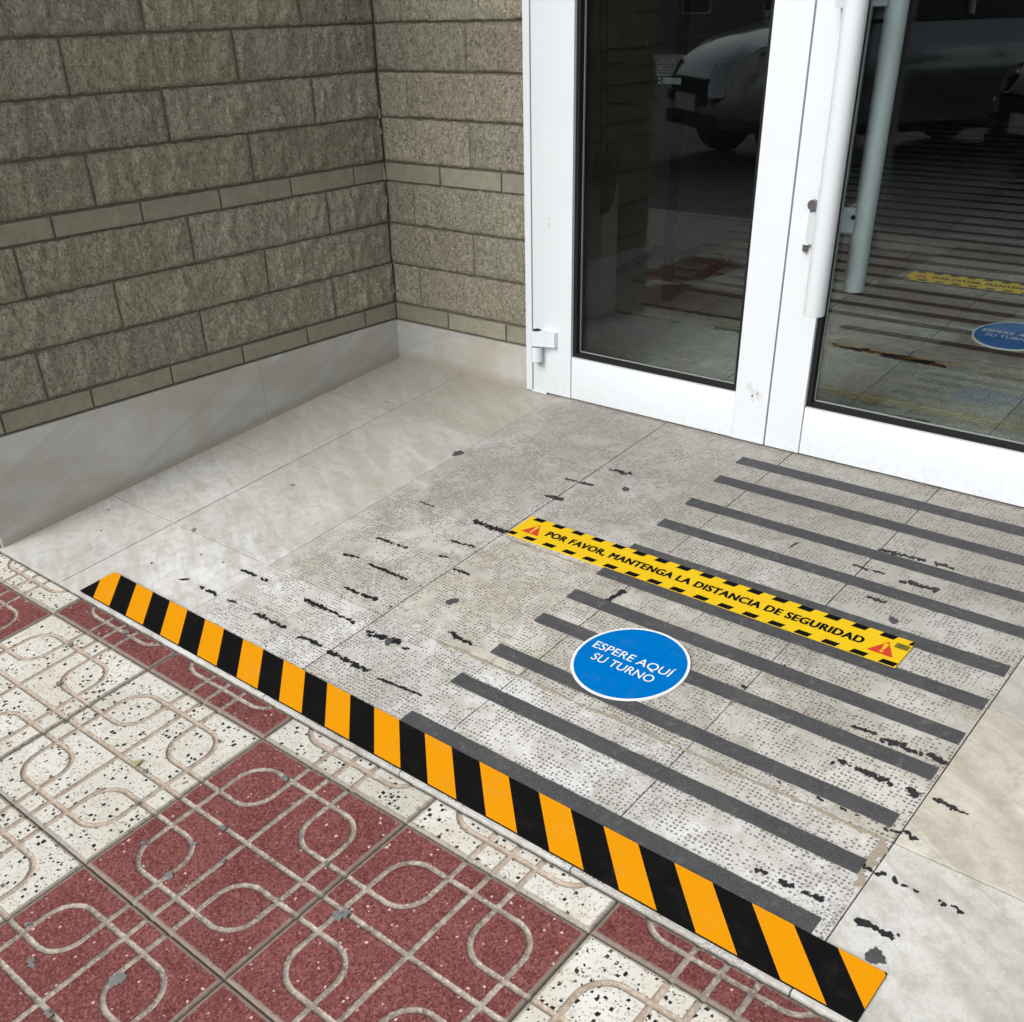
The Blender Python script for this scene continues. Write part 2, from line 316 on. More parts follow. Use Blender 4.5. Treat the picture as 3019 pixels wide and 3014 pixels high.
# ------------------------------------------------------------------ mesh helper
ORG = {}
class MB:
    """collects geometry; coordinates in survey units (s=S) or metres (s=1); ramp=True lays z on the ramp"""
    def __init__(s, s_=S, ramp=False): s.v = []; s.f = []; s.mi = []; s.s = s_; s.ramp = ramp; s.slots = []
    def _m(s, mat):
        if mat is None: return 0
        if mat not in s.slots: s.slots.append(mat)
        return s.slots.index(mat)
    def add(s, vs, fs, mat=None):
        o = len(s.v); s.v += [tuple(v) for v in vs]; s.f += [tuple(i + o for i in f) for f in fs]; s.mi += [s._m(mat)] * len(fs); return s
    def box(s, x0, x1, y0, y1, z0, z1, bev=0.0, mat=None):
        bm = bmesh.new(); bmesh.ops.create_cube(bm, size=1)
        for v in bm.verts: v.co = Vector(((x0 + x1) / 2 + v.co.x * (x1 - x0), (y0 + y1) / 2 + v.co.y * (y1 - y0), (z0 + z1) / 2 + v.co.z * (z1 - z0)))
        if bev: bmesh.ops.bevel(bm, geom=bm.edges[:], offset=bev, segments=2, affect='EDGES', profile=0.7)
        bm.verts.index_update(); s.add([v.co[:] for v in bm.verts], [[v.index for v in f.verts] for f in bm.faces], mat); bm.free(); return s
    def tube(s, p0, p1, r, n=12, r1=None, mat=None, cap=True):
        p0 = Vector(p0); p1 = Vector(p1); r1 = r if r1 is None else r1; d = (p1 - p0).normalized()
        a = d.orthogonal().normalized(); b = d.cross(a)
        vs = []
        for p, rr in ((p0, r), (p1, r1)):
            for i in range(n): t = 2 * math.pi * i / n; vs.append((p + a * rr * math.cos(t) + b * rr * math.sin(t))[:])
        fs = [(i, (i + 1) % n, n + (i + 1) % n, n + i) for i in range(n)]
        if cap: fs += [tuple(range(n))[::-1], tuple(range(n, 2 * n))]
        return s.add(vs, fs, mat)
    def prism(s, pts, h0, h1, mat=None):
        n = len(pts); vs = [(x, y, h0) for x, y in pts] + [(x, y, h1) for x, y in pts]
        ar = sum(pts[i][0] * pts[(i + 1) % n][1] - pts[(i + 1) % n][0] * pts[i][1] for i in range(n))
        fs = [tuple(range(n))[::-1], tuple(range(n, 2 * n))] + [(i, (i + 1) % n, n + (i + 1) % n, n + i) for i in range(n)]
        if ar < 0: fs = [f[::-1] for f in fs]
        return s.add(vs, fs, mat)
    def build(s, name, mat, parent=None, org=None, smooth=False, label=None, cat=None, group=None, kind=None):
        me = bpy.data.meshes.new(name)
        V = np.array(s.v, float)
        if s.ramp: V[:, 2] += SL * V[:, 1]
        V *= s.s
        if org is None: o = V.mean(axis=0) if parent is None or True else None
        else: o = np.array(org, float) * s.s
        me.from_pydata((V - o).tolist(), [], s.f)
        mats = s.slots if s.slots else [mat]
        for k in mats: me.materials.append(MAT[k])
        me.polygons.foreach_set('material_index', s.mi)
        if smooth: me.polygons.foreach_set('use_smooth', [True] * len(me.polygons))
        me.update()
        ob = bpy.data.objects.new(name, me); COL.objects.link(ob)
        place(ob, o, parent); tag(ob, label, cat, group, kind)
        return ob
def place(ob, o, parent=None):
    ORG[ob.name] = Vector(o)
    if parent: ob.parent = parent; ob.location = Vector(o) - ORG[parent.name]
    else: ob.location = Vector(o)
def tag(o, label=None, cat=None, group=None, kind=None):
    if label: o['label'] = label
    if cat: o['category'] = cat
    if group: o['group'] = group
    if kind: o['kind'] = kind
def empty(name, loc, label=None, cat=None, group=None, kind=None, s_=S):
    o = bpy.data.objects.new(name, None); COL.objects.link(o); o.empty_display_size = 0.1
    place(o, np.array(loc, float) * s_); tag(o, label, cat, group, kind); return o
def auto(o, ang=35):
    me = o.data; me.polygons.foreach_set('use_smooth', [True] * len(me.polygons))
    bm = bmesh.new(); bm.from_mesh(me)
    for e in bm.edges:
        if len(e.link_faces) == 2 and e.calc_face_angle(0) > math.radians(ang): e.smooth = False
    bm.to_mesh(me); bm.free(); return o

# ------------------------------------------------------------------ ramp of marble slabs
ramp = empty('marble_ramp', (2, -1.2, SL * -1.2), kind='structure')
b = MB(ramp=True); b.box(-0.1, 6.6, -2.412, 0.02, -0.12, -0.012); b.build('slab_bed', 'grout', ramp)
xs = [0.0, 0.493, 1.137, 1.778, 2.415, 3.05, 3.676, 4.32, 4.96, 5.6, 6.24]
ys = [-2.418, -1.864, -1.212, -0.557, 0.0]
tint = {(3, 1): (1.0, 0.97, 0.92), (2, 1): (0.96, 0.94, 0.90), (6, 1): (0.98, 0.94, 0.86), (6, 0): (1.0, 1.0, 0.98), (6, 2): (0.88, 0.88, 0.87), (5, 1): (0.93, 0.91, 0.87), (4, 1): (0.98, 0.96, 0.92),
        (1, 2): (0.94, 0.935, 0.92), (1, 3): (0.90, 0.89, 0.86), (0, 3): (0.93, 0.92, 0.90), (0, 0): (1.0, 1.0, 1.0), (4, 0): (1.06, 1.06, 1.06), (5, 0): (1.08, 1.08, 1.08), (3, 0): (1.05, 1.05, 1.05), (2, 0): (1.08, 1.08, 1.08), (1, 0): (1.06, 1.06, 1.06)}
for i in range(len(xs) - 1):
    for j in range(4):
        pits = 2 <= i <= 5
        g = 0.0018; gy = 0.0030
        b = MB(ramp=True); dz = rnd.uniform(-0.0012, 0.0012)
        y1 = ys[j + 1] - (gy if j < 3 else -0.06)
        b.box(xs[i] + g, xs[i + 1] - g, ys[j] + (gy if j else 0), y1, -0.06, dz, 0.0025)
        o = b.build('marble_slab', 'pit' if pits else 'marble', ramp)
        t = tint.get((i, j), (1, 1, 1)); r_ = rnd.uniform(0.97, 1.02); o.color = (t[0] * r_, t[1] * r_, t[2] * r_, 1)

# irregular dark residues left by old tapes, and gum: (kind, x0, y0, x1, y1, width)
MARKS = [(0, 1.823, -0.535, 1.933, -0.52, 0.0127), (0, 1.711, -0.696, 1.842, -0.684, 0.009), (0, 1.736, -0.859, 1.807, -0.85, 0.0141), (0, 1.301, -1.174, 1.385, -1.179, 0.0053), (0, 1.616, -1.178, 1.79, -1.177, 0.0153), (0, 1.636, -1.345, 1.746, -1.33, 0.0067), (0, 1.358, -1.486, 1.521, -1.481, 0.0084), (0, 1.337, -1.647, 1.413, -1.637, 0.0083), (0, 1.478, -1.648, 1.688, -1.644, 0.0081), (0, 1.67, -1.456, 1.711, -1.445, 0.0057), (0, 1.789, -1.494, 1.871, -1.495, 0.0072), (0, 1.762, -1.651, 1.762, -1.651, 0.0079), (0, 1.522, -1.811, 1.594, -1.813, 0.0111), (0, 1.613, -1.809, 1.683, -1.806, 0.0109), (0, 1.765, -1.81, 1.765, -1.81, 0.0107), (0, 1.804, -1.969, 1.947, -1.954, 0.0162), (0, 1.982, -1.967, 2.002, -1.962, 0.0058), (0, 2.049, -1.81, 2.17, -1.823, 0.0102), (0, 1.454, -1.951, 1.724, -1.955, 0.0077), (0, 1.647, -2.119, 1.735, -2.121, 0.0089), (0, 1.772, -2.126, 1.978, -2.125, 0.0101), (0, 2.034, -2.135, 2.218, -2.118, 0.0048), (0, 2.405, -1.348, 2.418, -1.287, 0.0166), (0, 1.525, -1.336, 1.525, -1.336, 0.0068), (0, 1.941, -1.804, 1.941, -1.804, 0.0052), (1, 1.937, -1.661, 1.937, -1.661, 0.046), (1, 1.127, -0.748, 1.127, -0.748, 0.0483), (1, 1.984, -0.64, 1.984, -0.64, 0.03), (1, 1.918, -1.965, 1.918, -1.965, 0.0366), (0, 2.77, -0.706, 2.781, -0.658, 0.0066), (0, 3.046, -0.552, 3.214, -0.544, 0.0092), (0, 3.25, -0.545, 3.304, -0.542, 0.0111), (0, 3.014, -0.699, 3.068, -0.704, 0.0056), (0, 3.09, -0.698, 3.133, -0.697, 0.0063), (0, 3.206, -0.701, 3.317, -0.703, 0.015), (0, 3.146, -0.859, 3.208, -0.865, 0.0081), (0, 3.032, -1.517, 3.047, -1.513, 0.0061), (0, 3.081, -1.359, 3.096, -1.353, 0.0044), (0, 3.396, -1.507, 3.464, -1.5, 0.0046), (0, 3.481, -1.511, 3.556, -1.498, 0.009), (1, 3.269, -0.942, 3.269, -0.942, 0.0359), (0, 3.392, -1.506, 3.46, -1.501, 0.0068), (0, 3.486, -1.519, 3.6, -1.51, 0.0099), (0, 3.615, -1.504, 3.669, -1.51, 0.013), (0, 3.417, -1.669, 3.505, -1.661, 0.0119), (0, 3.509, -1.668, 3.581, -1.663, 0.015), (0, 3.696, -1.657, 3.755, -1.668, 0.0124), (0, 3.769, -1.667, 3.788, -1.663, 0.0036), (0, 3.638, -1.835, 3.675, -1.824, 0.0081), (0, 3.326, -1.834, 3.337, -1.834, 0.0043), (0, 3.444, -1.827, 3.46, -1.83, 0.0047), (0, 3.511, -1.826, 3.529, -1.83, 0.0042), (0, 3.556, -1.829, 3.563, -1.828, 0.0031), (0, 3.647, -1.979, 3.665, -1.984, 0.0088), (0, 3.724, -1.977, 3.732, -1.987, 0.0077), (0, 3.745, -1.985, 3.762, -1.984, 0.0048), (0, 3.78, -1.982, 3.788, -1.984, 0.0057), (0, 3.841, -1.985, 3.854, -1.984, 0.0094), (0, 3.87, -1.976, 3.894, -1.984, 0.0074), (0, 3.71, -2.146, 3.803, -2.142, 0.012), (0, 3.433, -2.147, 3.464, -2.144, 0.0069), (0, 3.507, -2.144, 3.538, -2.141, 0.0107), (0, 3.567, -2.143, 3.621, -2.137, 0.0105), (0, 3.687, -1.817, 3.712, -1.812, 0.013), (0, 3.682, -1.988, 3.699, -1.977, 0.0087), (0, 3.621, -1.668, 3.662, -1.663, 0.0178), (2, 3.786, -2.224, 3.786, -2.224, 0.0538), (0, 0.699, -2.12, 0.699, -2.12, 0.0085), (0, 0.824, -1.967, 0.824, -1.967, 0.0069), (0, 0.956, -1.955, 0.956, -1.955, 0.0067), (0, 0.914, -2.128, 0.936, -2.114, 0.0083), (0, 1.029, -2.127, 1.127, -2.115, 0.0113), (0, 1.068, -1.951, 1.154, -1.946, 0.0083), (0, 1.187, -1.952, 1.219, -1.946, 0.0082), (0, 1.197, -2.118, 1.243, -2.113, 0.0056), (0, 1.356, -2.118, 1.531, -2.118, 0.0092), (0, 1.459, -1.96, 1.567, -1.956, 0.0078), (0, 1.624, -2.122, 1.708, -2.112, 0.0089), (0, 0.12, -1.956, 0.12, -1.956, 0.0066), (0, 0.264, -2.084, 0.264, -2.084, 0.0054), (2, 0.621, -1.858, 0.621, -1.858, 0.0232), (2, 0.682, -1.365, 0.682, -1.365, 0.0245), (2, 0.394, -0.488, 0.394, -0.488, 0.013), (3, 2.364, -3.342, 2.364, -3.342, 0.0482), (3, 0.931, -2.627, 0.931, -2.627, 0.0235), (3, 1.107, -2.776, 1.107, -2.776, 0.0271), (3, 1.837, -2.642, 1.837, -2.642, 0.0174), (3, 1.861, -2.955, 1.861, -2.955, 0.0177), (3, 2.158, -2.868, 2.158, -2.868, 0.0222), (3, 2.017, -3.04, 2.017, -3.04, 0.0169), (3, 2.137, -2.954, 2.137, -2.954, 0.0181), (3, 2.18, -3.064, 2.18, -3.064, 0.025), (3, 2.258, -2.944, 2.258, -2.944, 0.0177), (3, 1.037, -2.466, 1.037, -2.466, 0.0305), (3, 2.15, -2.631, 2.15, -2.631, 0.0274), (3, 2.669, -2.877, 2.669, -2.877, 0.0354), (3, 2.308, -3.499, 2.308, -3.499, 0.0243), (3, 2.506, -2.783, 2.506, -2.783, 0.0249), (3, 2.009, -3.392, 2.009, -3.392, 0.0169), (3, 1.756, -2.858, 1.756, -2.858, 0.0198), (2, 2.129, -3.451, 2.129, -3.451, 0.0291)]
def blob(b, x, y, r, h, rr, ax=1.0, ang=0.0):
    n = 9 if r < 0.012 else 16; ph = rr.uniform(0, 6.28)
    pts = []
    for i in range(n):
        t = 2 * math.pi * i / n
        q_ = r * (1 + 0.28 * math.sin(2 * t + ph) + 0.2 * math.sin(5 * t + ph * 3) + rr.uniform(-0.16, 0.16))
        u, v = q_ * math.cos(t) * ax, q_ * math.sin(t)
        pts.append((x + u * math.cos(ang) - v * math.sin(ang), y + u * math.sin(ang) + v * math.cos(ang)))
    b.prism(pts, -0.001, h)
for (xa_, xb_, yy, ww) in ((2.05, 3.66, -1.868, 0.0050), (1.83, 2.30, -1.215, 0.003), (2.43, 3.05, -2.02, 0.0)):
    if ww == 0: continue
    b = MB(ramp=True); n = int((xb_ - xa_) / 0.011)
    for q_ in range(n):
        if rnd.random() < 0.12: continue
        blob(b, xa_ + q_ * 0.011, yy + 0.012 * noise.noise(Vector((q_ * 0.12, yy, 0))), ww * rnd.uniform(0.5, 1.5), 0.0022 + (q_ % 3) * 0.0001, rnd, 1.8)
    b.build('cement_seam', 'cement', ramp)
b = MB(ramp=True)
for q_ in range(12): blob(b, 3.652 + rnd.uniform(-0.008, 0.012), -1.885 - q_ * 0.014, rnd.uniform(0.008, 0.016), 0.0022 + (q_ % 4) * 0.0001, rnd)
b.build('cement_seam', 'cement', ramp)
pave_marks = []
for (k, x0, y0, x1, y1, wd) in MARKS:
    if k == 3 or y0 < -2.42: pave_marks.append((k, x0, y0, x1, y1, wd)); continue
    b = MB(ramp=True); L_ = math.hypot(x1 - x0, y1 - y0); h = 0.0026
    if L_ < 1e-4:
        if wd < 0.02: blob(b, x0, y0, wd * 0.45, h, rnd)
        else:
            for q_ in range(7): blob(b, x0 + rnd.gauss(0, wd * 0.16), y0 + rnd.gauss(0, wd * 0.16), wd * rnd.uniform(0.16, 0.34), h + q_ * 0.00012, rnd)
    else:
        n = max(2, int(L_ / (wd * 0.40))); ang = math.atan2(y1 - y0, x1 - x0)
        for q_ in range(n + 1):
            if rnd.random() < 0.24: continue
            t = q_ / n
            blob(b, x0 + (x1 - x0) * t + rnd.uniform(-.2, .2) * wd, y0 + (y1 - y0) * t + rnd.gauss(0, 0.36) * wd, wd * rnd.uniform(0.20, 0.75), h + (q_ % 5) * 0.00015, rnd, rnd.uniform(0.9, 1.5), ang)
    if b.v: b.build({0: 'tar_residue', 1: 'gum_patch', 2: 'grey_smear'}[k], {0: 'tar', 1: 'gum', 2: 'smear' if wd < 0.03 else 'gum'}[k], ramp)

# ------------------------------------------------------------------ pavement of grooved terrazzo tiles
pave = empty('pavement', (2, -3.2, SL * -3.2), kind='structure')
T = 0.6335; X0 = 1.943; Y0 = -2.548
def tile_mesh(name, v0, N=210):
    """one tile: raised faces between rounded grooves; v0 = where a cut tile starts"""
    Nv = max(8, int(N * (1 - v0)))
    gap = 0.0035
    u = np.linspace(gap, 1 - gap, N + 1); v = np.linspace(v0 + (gap if v0 == 0 else 0.012), 1 - gap, Nv + 1)
    U, V_ = np.meshgrid(u, v, indexing='ij')
    p, a, R, r2 = 0.1255, 0.368, 0.138, 0.132
    def seg(U, V_, x0, y0, x1, y1):
        dx, dy = x1 - x0, y1 - y0; t = np.clip(((U - x0) * dx + (V_ - y0) * dy) / (dx * dx + dy * dy), 0, 1)
        return np.hypot(U - x0 - t * dx, V_ - y0 - t * dy)
    hw = 0.5 - p; qx = np.abs(U - .5) - (hw - R); qy = np.abs(V_ - .5) - (hw - R)
    D = np.abs(np.hypot(np.maximum(qx, 0), np.maximum(qy, 0)) + np.minimum(np.maximum(qx, qy), 0) - R)
    D = np.minimum(D, np.abs(U - .5)); D = np.minimum(D, np.abs(V_ - .5))
    A = np.minimum(U, 1 - U); B = np.minimum(V_, 1 - V_)           # the four corner hooks
    qx = A - (a - r2); qy = B - (a - r2)
    D = np.minimum(D, np.abs(np.hypot(np.maximum(qx, 0), np.maximum(qy, 0)) + np.minimum(np.maximum(qx, qy), 0) - r2))
    Wd = 0.0138
    G = np.clip((Wd + 0.003 - D) / 0.007, 0, 1)
    Z = -0.0034 * np.clip((Wd - D) / 0.006, 0, 1)
    E = np.minimum(np.minimum(U, 1 - U), np.minimum(V_ - v0, 1 - V_)); 
    Z -= 0.004 * np.clip((0.014 - E) / 0.010, 0, 1) ** 2
    RIM = np.clip((0.034 - E) / 0.026, 0, 1)
    n = (N + 1) * (Nv + 1)
    X = (U * T) * S; Y = (-V_ * T) * S
    co = np.stack([X, Y, Z * S * 1.3 + Y * SL], -1).reshape(-1, 3)
    idx = np.arange(n).reshape(N + 1, Nv + 1)
    F = np.stack([idx[:-1, :-1], idx[:-1, 1:], idx[1:, 1:], idx[1:, :-1]], -1).reshape(-1, 4)
    # side skirt
    border = list(idx[:, 0]) + list(idx[-1, 1:]) + list(idx[::-1, -1][1:]) + list(idx[0, ::-1][1:-1])
    sk = co[border].copy(); sk[:, 2] -= 0.025
    m_ = len(border); co = np.vstack([co, sk])
    F2 = [[border[i], border[(i + 1) % m_], n + (i + 1) % m_, n + i] for i in range(m_)]
    me = bpy.data.meshes.new(name); me.from_pydata(co.tolist(), [], F.tolist() + F2)
    for nm, arr in (('groove', G), ('rim', RIM)):
        at = me.attributes.new(nm, 'FLOAT', 'POINT'); at.data.foreach_set('value', np.concatenate([arr.reshape(-1), np.full(m_, 1.0 if nm == 'rim' else 0.0)]).astype(np.float32))
    me.polygons.foreach_set('use_smooth', [True] * len(me.polygons)); me.materials.append(MAT['red']); me.update(); return me
full = tile_mesh('paving_tile', 0.0); cut = tile_mesh('cut_paving_tile', 1 - (-2.4235 - Y0) / T)
def is_red(i, j):   # i: column from X0, j: row, row 0 is the cut row by the ramp
    return (((i // 2) + ((j + 1) // 2)) % 2) == 1
for j in range(0, 8):
    for i in range(-5, 6):
        me = cut if j == 0 else full
        ob = bpy.data.objects.new('paving_tile', me); COL.objects.link(ob)
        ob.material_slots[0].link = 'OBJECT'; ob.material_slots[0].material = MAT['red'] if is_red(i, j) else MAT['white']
        x = X0 + i * T; y = Y0 + T - j * T; dz = rnd.uniform(-0.001, 0.001)
        fl_ = j >= 4; place(ob, Vector((x, y, SL * max(y, Y0 - 3 * T) + dz - 0.002)) * S, pave)
        if fl_: ob.rotation_euler.x = -math.atan(SL)
        ob.rotation_euler.z = rnd.uniform(-1, 1) * 0.0015
b = MB(ramp=True); b.box(-5, 9, -4.45, -2.42, -0.15, -0.014); b.build('joint_bed', 'mortar', pave)
for (k, x0, y0, x1, y1, wd) in pave_marks:
    b = MB(ramp=True)
    for q_ in range(6): blob(b, x0 + rnd.gauss(0, wd * 0.20), y0 + rnd.gauss(0, wd * 0.14), wd * rnd.uniform(0.16, 0.30), 0.0005 + q_ * 0.00015, rnd)
    b.build('cement_smear', 'grime', pave)
b = MB(ramp=True); b.prism([(1.690, -2.868), (1.706, -2.866), (1.722, -2.872), (1.716, -2.853), (1.713, -2.836), (1.700, -2.848)], 0.002, 0.006)
b.build('dry_leaf', 'leaf', label='small dry leaf lying on a white terrazzo paving tile', cat='leaf')

# ------------------------------------------------------------------ stone walls
def rough_block(L, H, D, amp, seed, cell=0.007):
    """split-face block, local x along, z up, face towards -y; metres"""
    nx = max(4, int(L / cell)); nz = max(4, int(H / cell)); vs = []; fs = []
    off = Vector((seed * 7.13, seed * 3.7, seed * 1.9))
    for i in range(nx + 1):
        for k in range(nz + 1):
            x = L * i / nx; z = H * k / nz
            e = min(x, L - x, z, H - z); ed = max(0.0, min(1, e / 0.012))
            n1 = noise.fractal(Vector((x * 14, 0, z * 9)) + off, 1.0, 2.0, 4)
            n2 = noise.noise(Vector((x * 70, 3, z * 40)) + off)
            n3 = noise.turbulence(Vector((x * 30, 9, z * 14)) + off, 3, False)
            y = -(amp * (0.55 + 0.45 * n1 + 0.22 * n2 + 0.6 * (n3 - 0.5)) * ed ** 0.5); y = min(y, -0.0006)
            wx = 0.003 * noise.noise(Vector((0, 0, z * 60)) + off) * (1 if i in (0, nx) else 0)
            wz = 0.003 * noise.noise(Vector((x * 45, 5, 0)) + off) * (1 if k in (0, nz) else 0)
            vs.append((x + wx, y, z + wz))
    W = nz + 1
    for i in range(nx):
        for k in range(nz): a = i * W + k; fs.append((a, a + W, a + W + 1, a + 1))
    border = [i * W for i in range(nx + 1)] + [nx * W + k for k in range(1, nz + 1)] + [i * W + nz for i in range(nx - 1, -1, -1)] + [k for k in range(nz - 1, 0, -1)]
    o = len(vs); vs += [(vs[q_][0], D, vs[q_][2]) for q_ in border]; m_ = len(border)
    fs += [(border[i], o + i, o + (i + 1) % m_, border[(i + 1) % m_]) for i in range(m_)]
    me = bpy.data.meshes.new('stone_block'); me.from_pydata(vs, [], fs); me.materials.append(MAT['block'])
    me.polygons.foreach_set('use_smooth', [True] * len(me.polygons)); me.update(); return me
J = 0.0105   # joint, survey units
cache = {}
def get_block(L, H):
    key = (round(L, 3), round(H, 3)); lst = cache.setdefault(key, [])
    if len(lst) < (7 if L > 0.7 else 3): lst.append(rough_block((L) * S, H * S, 0.03, 0.016, rnd.random() * 90)); return lst[-1]
    return rnd.choice(lst)
bcache = {}
def get_brick(L, H):
    key = (round(L, 3), round(H, 3))
    if key not in bcache:
        b = MB(); b.box(0, L, 0.0, 0.05, 0, H, 0.004); o = b.build('slim_brick', 'brick', org=(0, 0, 0)); me = o.data; bpy.data.objects.remove(o); bcache[key] = me
    return bcache[key]
Z = [0.212, 0.3001, 0.5029, 0.7031, 0.9034, 0.9921, 1.1924, 1.3908, 1.5887]
kinds = ['t', 'b', 'b', 'b', 't', 'b', 'b', 'b']
z_ = 1.5887
for kk in ['b', 't', 'b', 'b', 'b', 't', 'b', 'b', 'b', 't', 'b', 'b', 'b', 't', 'b', 'b', 'b', 't', 'b', 'b', 'b', 't', 'b', 'b', 'b', 't']:
    z_ += 0.2 if kk == 'b' else 0.0885; Z.append(z_); kinds.append(kk)
offs = {0: -0.225, 1: -0.425, 2: -0.82, 3: -0.4015, 4: -0.212, 5: -0.82, 6: -0.418, 7: -0.826, 8: -0.443}
def course(wall, side, k, lo, hi, joints):
    z0 = Z[k] + J / 2; z1 = Z[k + 1] - J / 2; e = [lo] + sorted(j for j in joints if lo + 0.03 < j < hi - 0.03) + [hi]
    for a, c in zip(e[:-1], e[1:]):
        a2 = a + (J / 2 if a != lo else 0); c2 = c - (J / 2 if c != hi else 0); L = c2 - a2
        me = get_block(L, z1 - z0) if kinds[k] == 'b' else get_brick(L, z1 - z0)
        ob = bpy.data.objects.new('stone_block' if kinds[k] == 'b' else 'slim_brick', me); COL.objects.link(ob)
        pr = rnd.uniform(-0.001, 0.002) + (0.004 if kinds[k] == 't' else 0)
        t = rnd.uniform(0.95, 1.05); ob.color = (t * rnd.uniform(.98, 1.02), t, t * rnd.uniform(.97, 1.02), 1)
        if side == 'L':
            ob.rotation_euler.z = math.pi / 2; place(ob, Vector((pr, a2, z0)) * S, wall)
        else: place(ob, Vector((a2, -pr, z0)) * S, wall)
lw = empty('stone_wall', (0, -1.2, 0), 'rough split-face stone wall on the left with slim green brick bands, running to the street', 'wall')
for k in range(len(kinds)):
    o_ = offs.get(k); st = 0.405 if kinds[k] == 't' else 0.805
    if o_ is None: o_ = -0.225 if kinds[k] == 't' else (-0.42 if k % 2 else -0.82)
    course(lw, 'L', k, -2.398, -0.002, [o_ - st * i for i in range(8)])
b = MB(); b.box(-0.55, -0.006, -2.392, 0.3, -0.35, 6.18); b.build('mortar_bed', 'mortar', lw)
def skirting(side, wall):
    b = MB()
    if side == 'L':
        pr = 0.012; x = pr
        e = [-2.403, -0.955, 0.0]
        for a, c in zip(e[:-1], e[1:]):
            b = MB(); a2 = a; c2 = c - 0.0015
            vs = [(-0.004, a2, SL * a2 - 0.02), (-0.004, c2, SL * c2 - 0.02), (-0.004, c2, 0.207), (-0.004, a2, 0.207), (x, a2, SL * a2 - 0.02), (x, c2, SL * c2 - 0.02), (x, c2, 0.207), (x, a2, 0.207)]
            b.add(vs, [(0, 3, 2, 1), (4, 5, 6, 7), (3, 7, 6, 2), (0, 4, 7, 3), (1, 2, 6, 5), (0, 1, 5, 4)]); b.build('marble_skirting', 'skirt', wall)
    else:
        b.box(0.013, 0.940, -0.012, 0.004, -0.02, 0.207, 0.001); b.build('marble_skirting', 'skirt', wall)
skirting('L', lw)
bw = empty('stone_wall', (0.5, 0, 0), 'short stretch of pale split-face stone wall between the corner and the white door frame', 'wall')
offR = {0: [0.4, 0.8], 1: [0.202], 2: [0.595], 3: [0.198], 4: [0.394, 0.791], 5: [0.595], 6: [0.199], 7: [0.594], 8: [0.194]}
for k in range(len(kinds)):
    j = offR.get(k) or ([0.394, 0.791] if kinds[k] == 't' else ([0.595] if k % 2 else [0.197]))
    course(bw, 'B', k, 0.014, 0.939, j)
b = MB(); b.box(-0.01, 0.9385, 0.006, 0.3, -0.1, 6.18); b.build('mortar_bed', 'mortar', bw); skirting('B', bw)
for z in (0.91, 0.925, 0.80, 1.19, 1.205, 0.35, 1.12):
    b = MB(); b.tube((0.010, -0.012, z), (0.013, -0.015, z + rnd.uniform(0.02, 0.05)), 0.006, 7, 0.003); b.build('mortar_dab', 'brick', bw)

# ------------------------------------------------------------------ building mass round the entrance
bl = empty('building', (2.5, 0, 4.2), 'dark building overhanging the recessed entrance', 'building')
b = MB(); b.box(-9, -0.010, -2.385, -2.2, -0.6, 14); b.build('street_facade', 'soffit', bl)
b = MB(); b.box(0.0, 7, -2.385, 0.8, 6.2, 14); b.build('upper_storeys', 'soffit', bl)  # out of view; underside raised and right end cut back to admit sky light
b = MB(); b.box(-9, -0.91, -2.19, 9, -0.6, 14); b.build('side_wing', 'inner', bl)
b = MB(); b.box(3.66, 7, 0.0, 0.8, -0.1, 6.19); b.build('side_wall', 'block', bl)

# ------------------------------------------------------------------ white aluminium doors
LF = -0.022      # front plane of the leaves
jf = empty('door_frame', (2.3, 0, 0), 'white aluminium door frame fixed against the stone wall', 'door frame')
b = MB(); b.box(0.9415, 0.9795, -0.020, 0.10, 0.002, 3.5, 0.003); b.build('jamb', 'lac', jf)
b = MB(); b.box(0.9795, 0.986, -0.012, 0.10, 0.004, 3.5); b.build('seal', 'seam', jf)
b = MB(); b.box(3.600, 3.655, -0.020, 0.10, 0.002, 3.5, 0.003); b.build('jamb', 'lac', jf)
b = MB(); b.box(0.9415, 3.655, -0.020, 0.10, 3.5, 3.56, 0.003); b.build('head', 'lac', jf)
b = MB(); b.box(0.9415, 3.655, 0.0, 0.08, 3.56, 6.2); b.build('panel', 'lac', jf)
b = MB(); b.box(0.985, 1.075, -0.026, -0.0225, -0.0005, 0.012); b.build('sealing_lip', 'lac', jf)
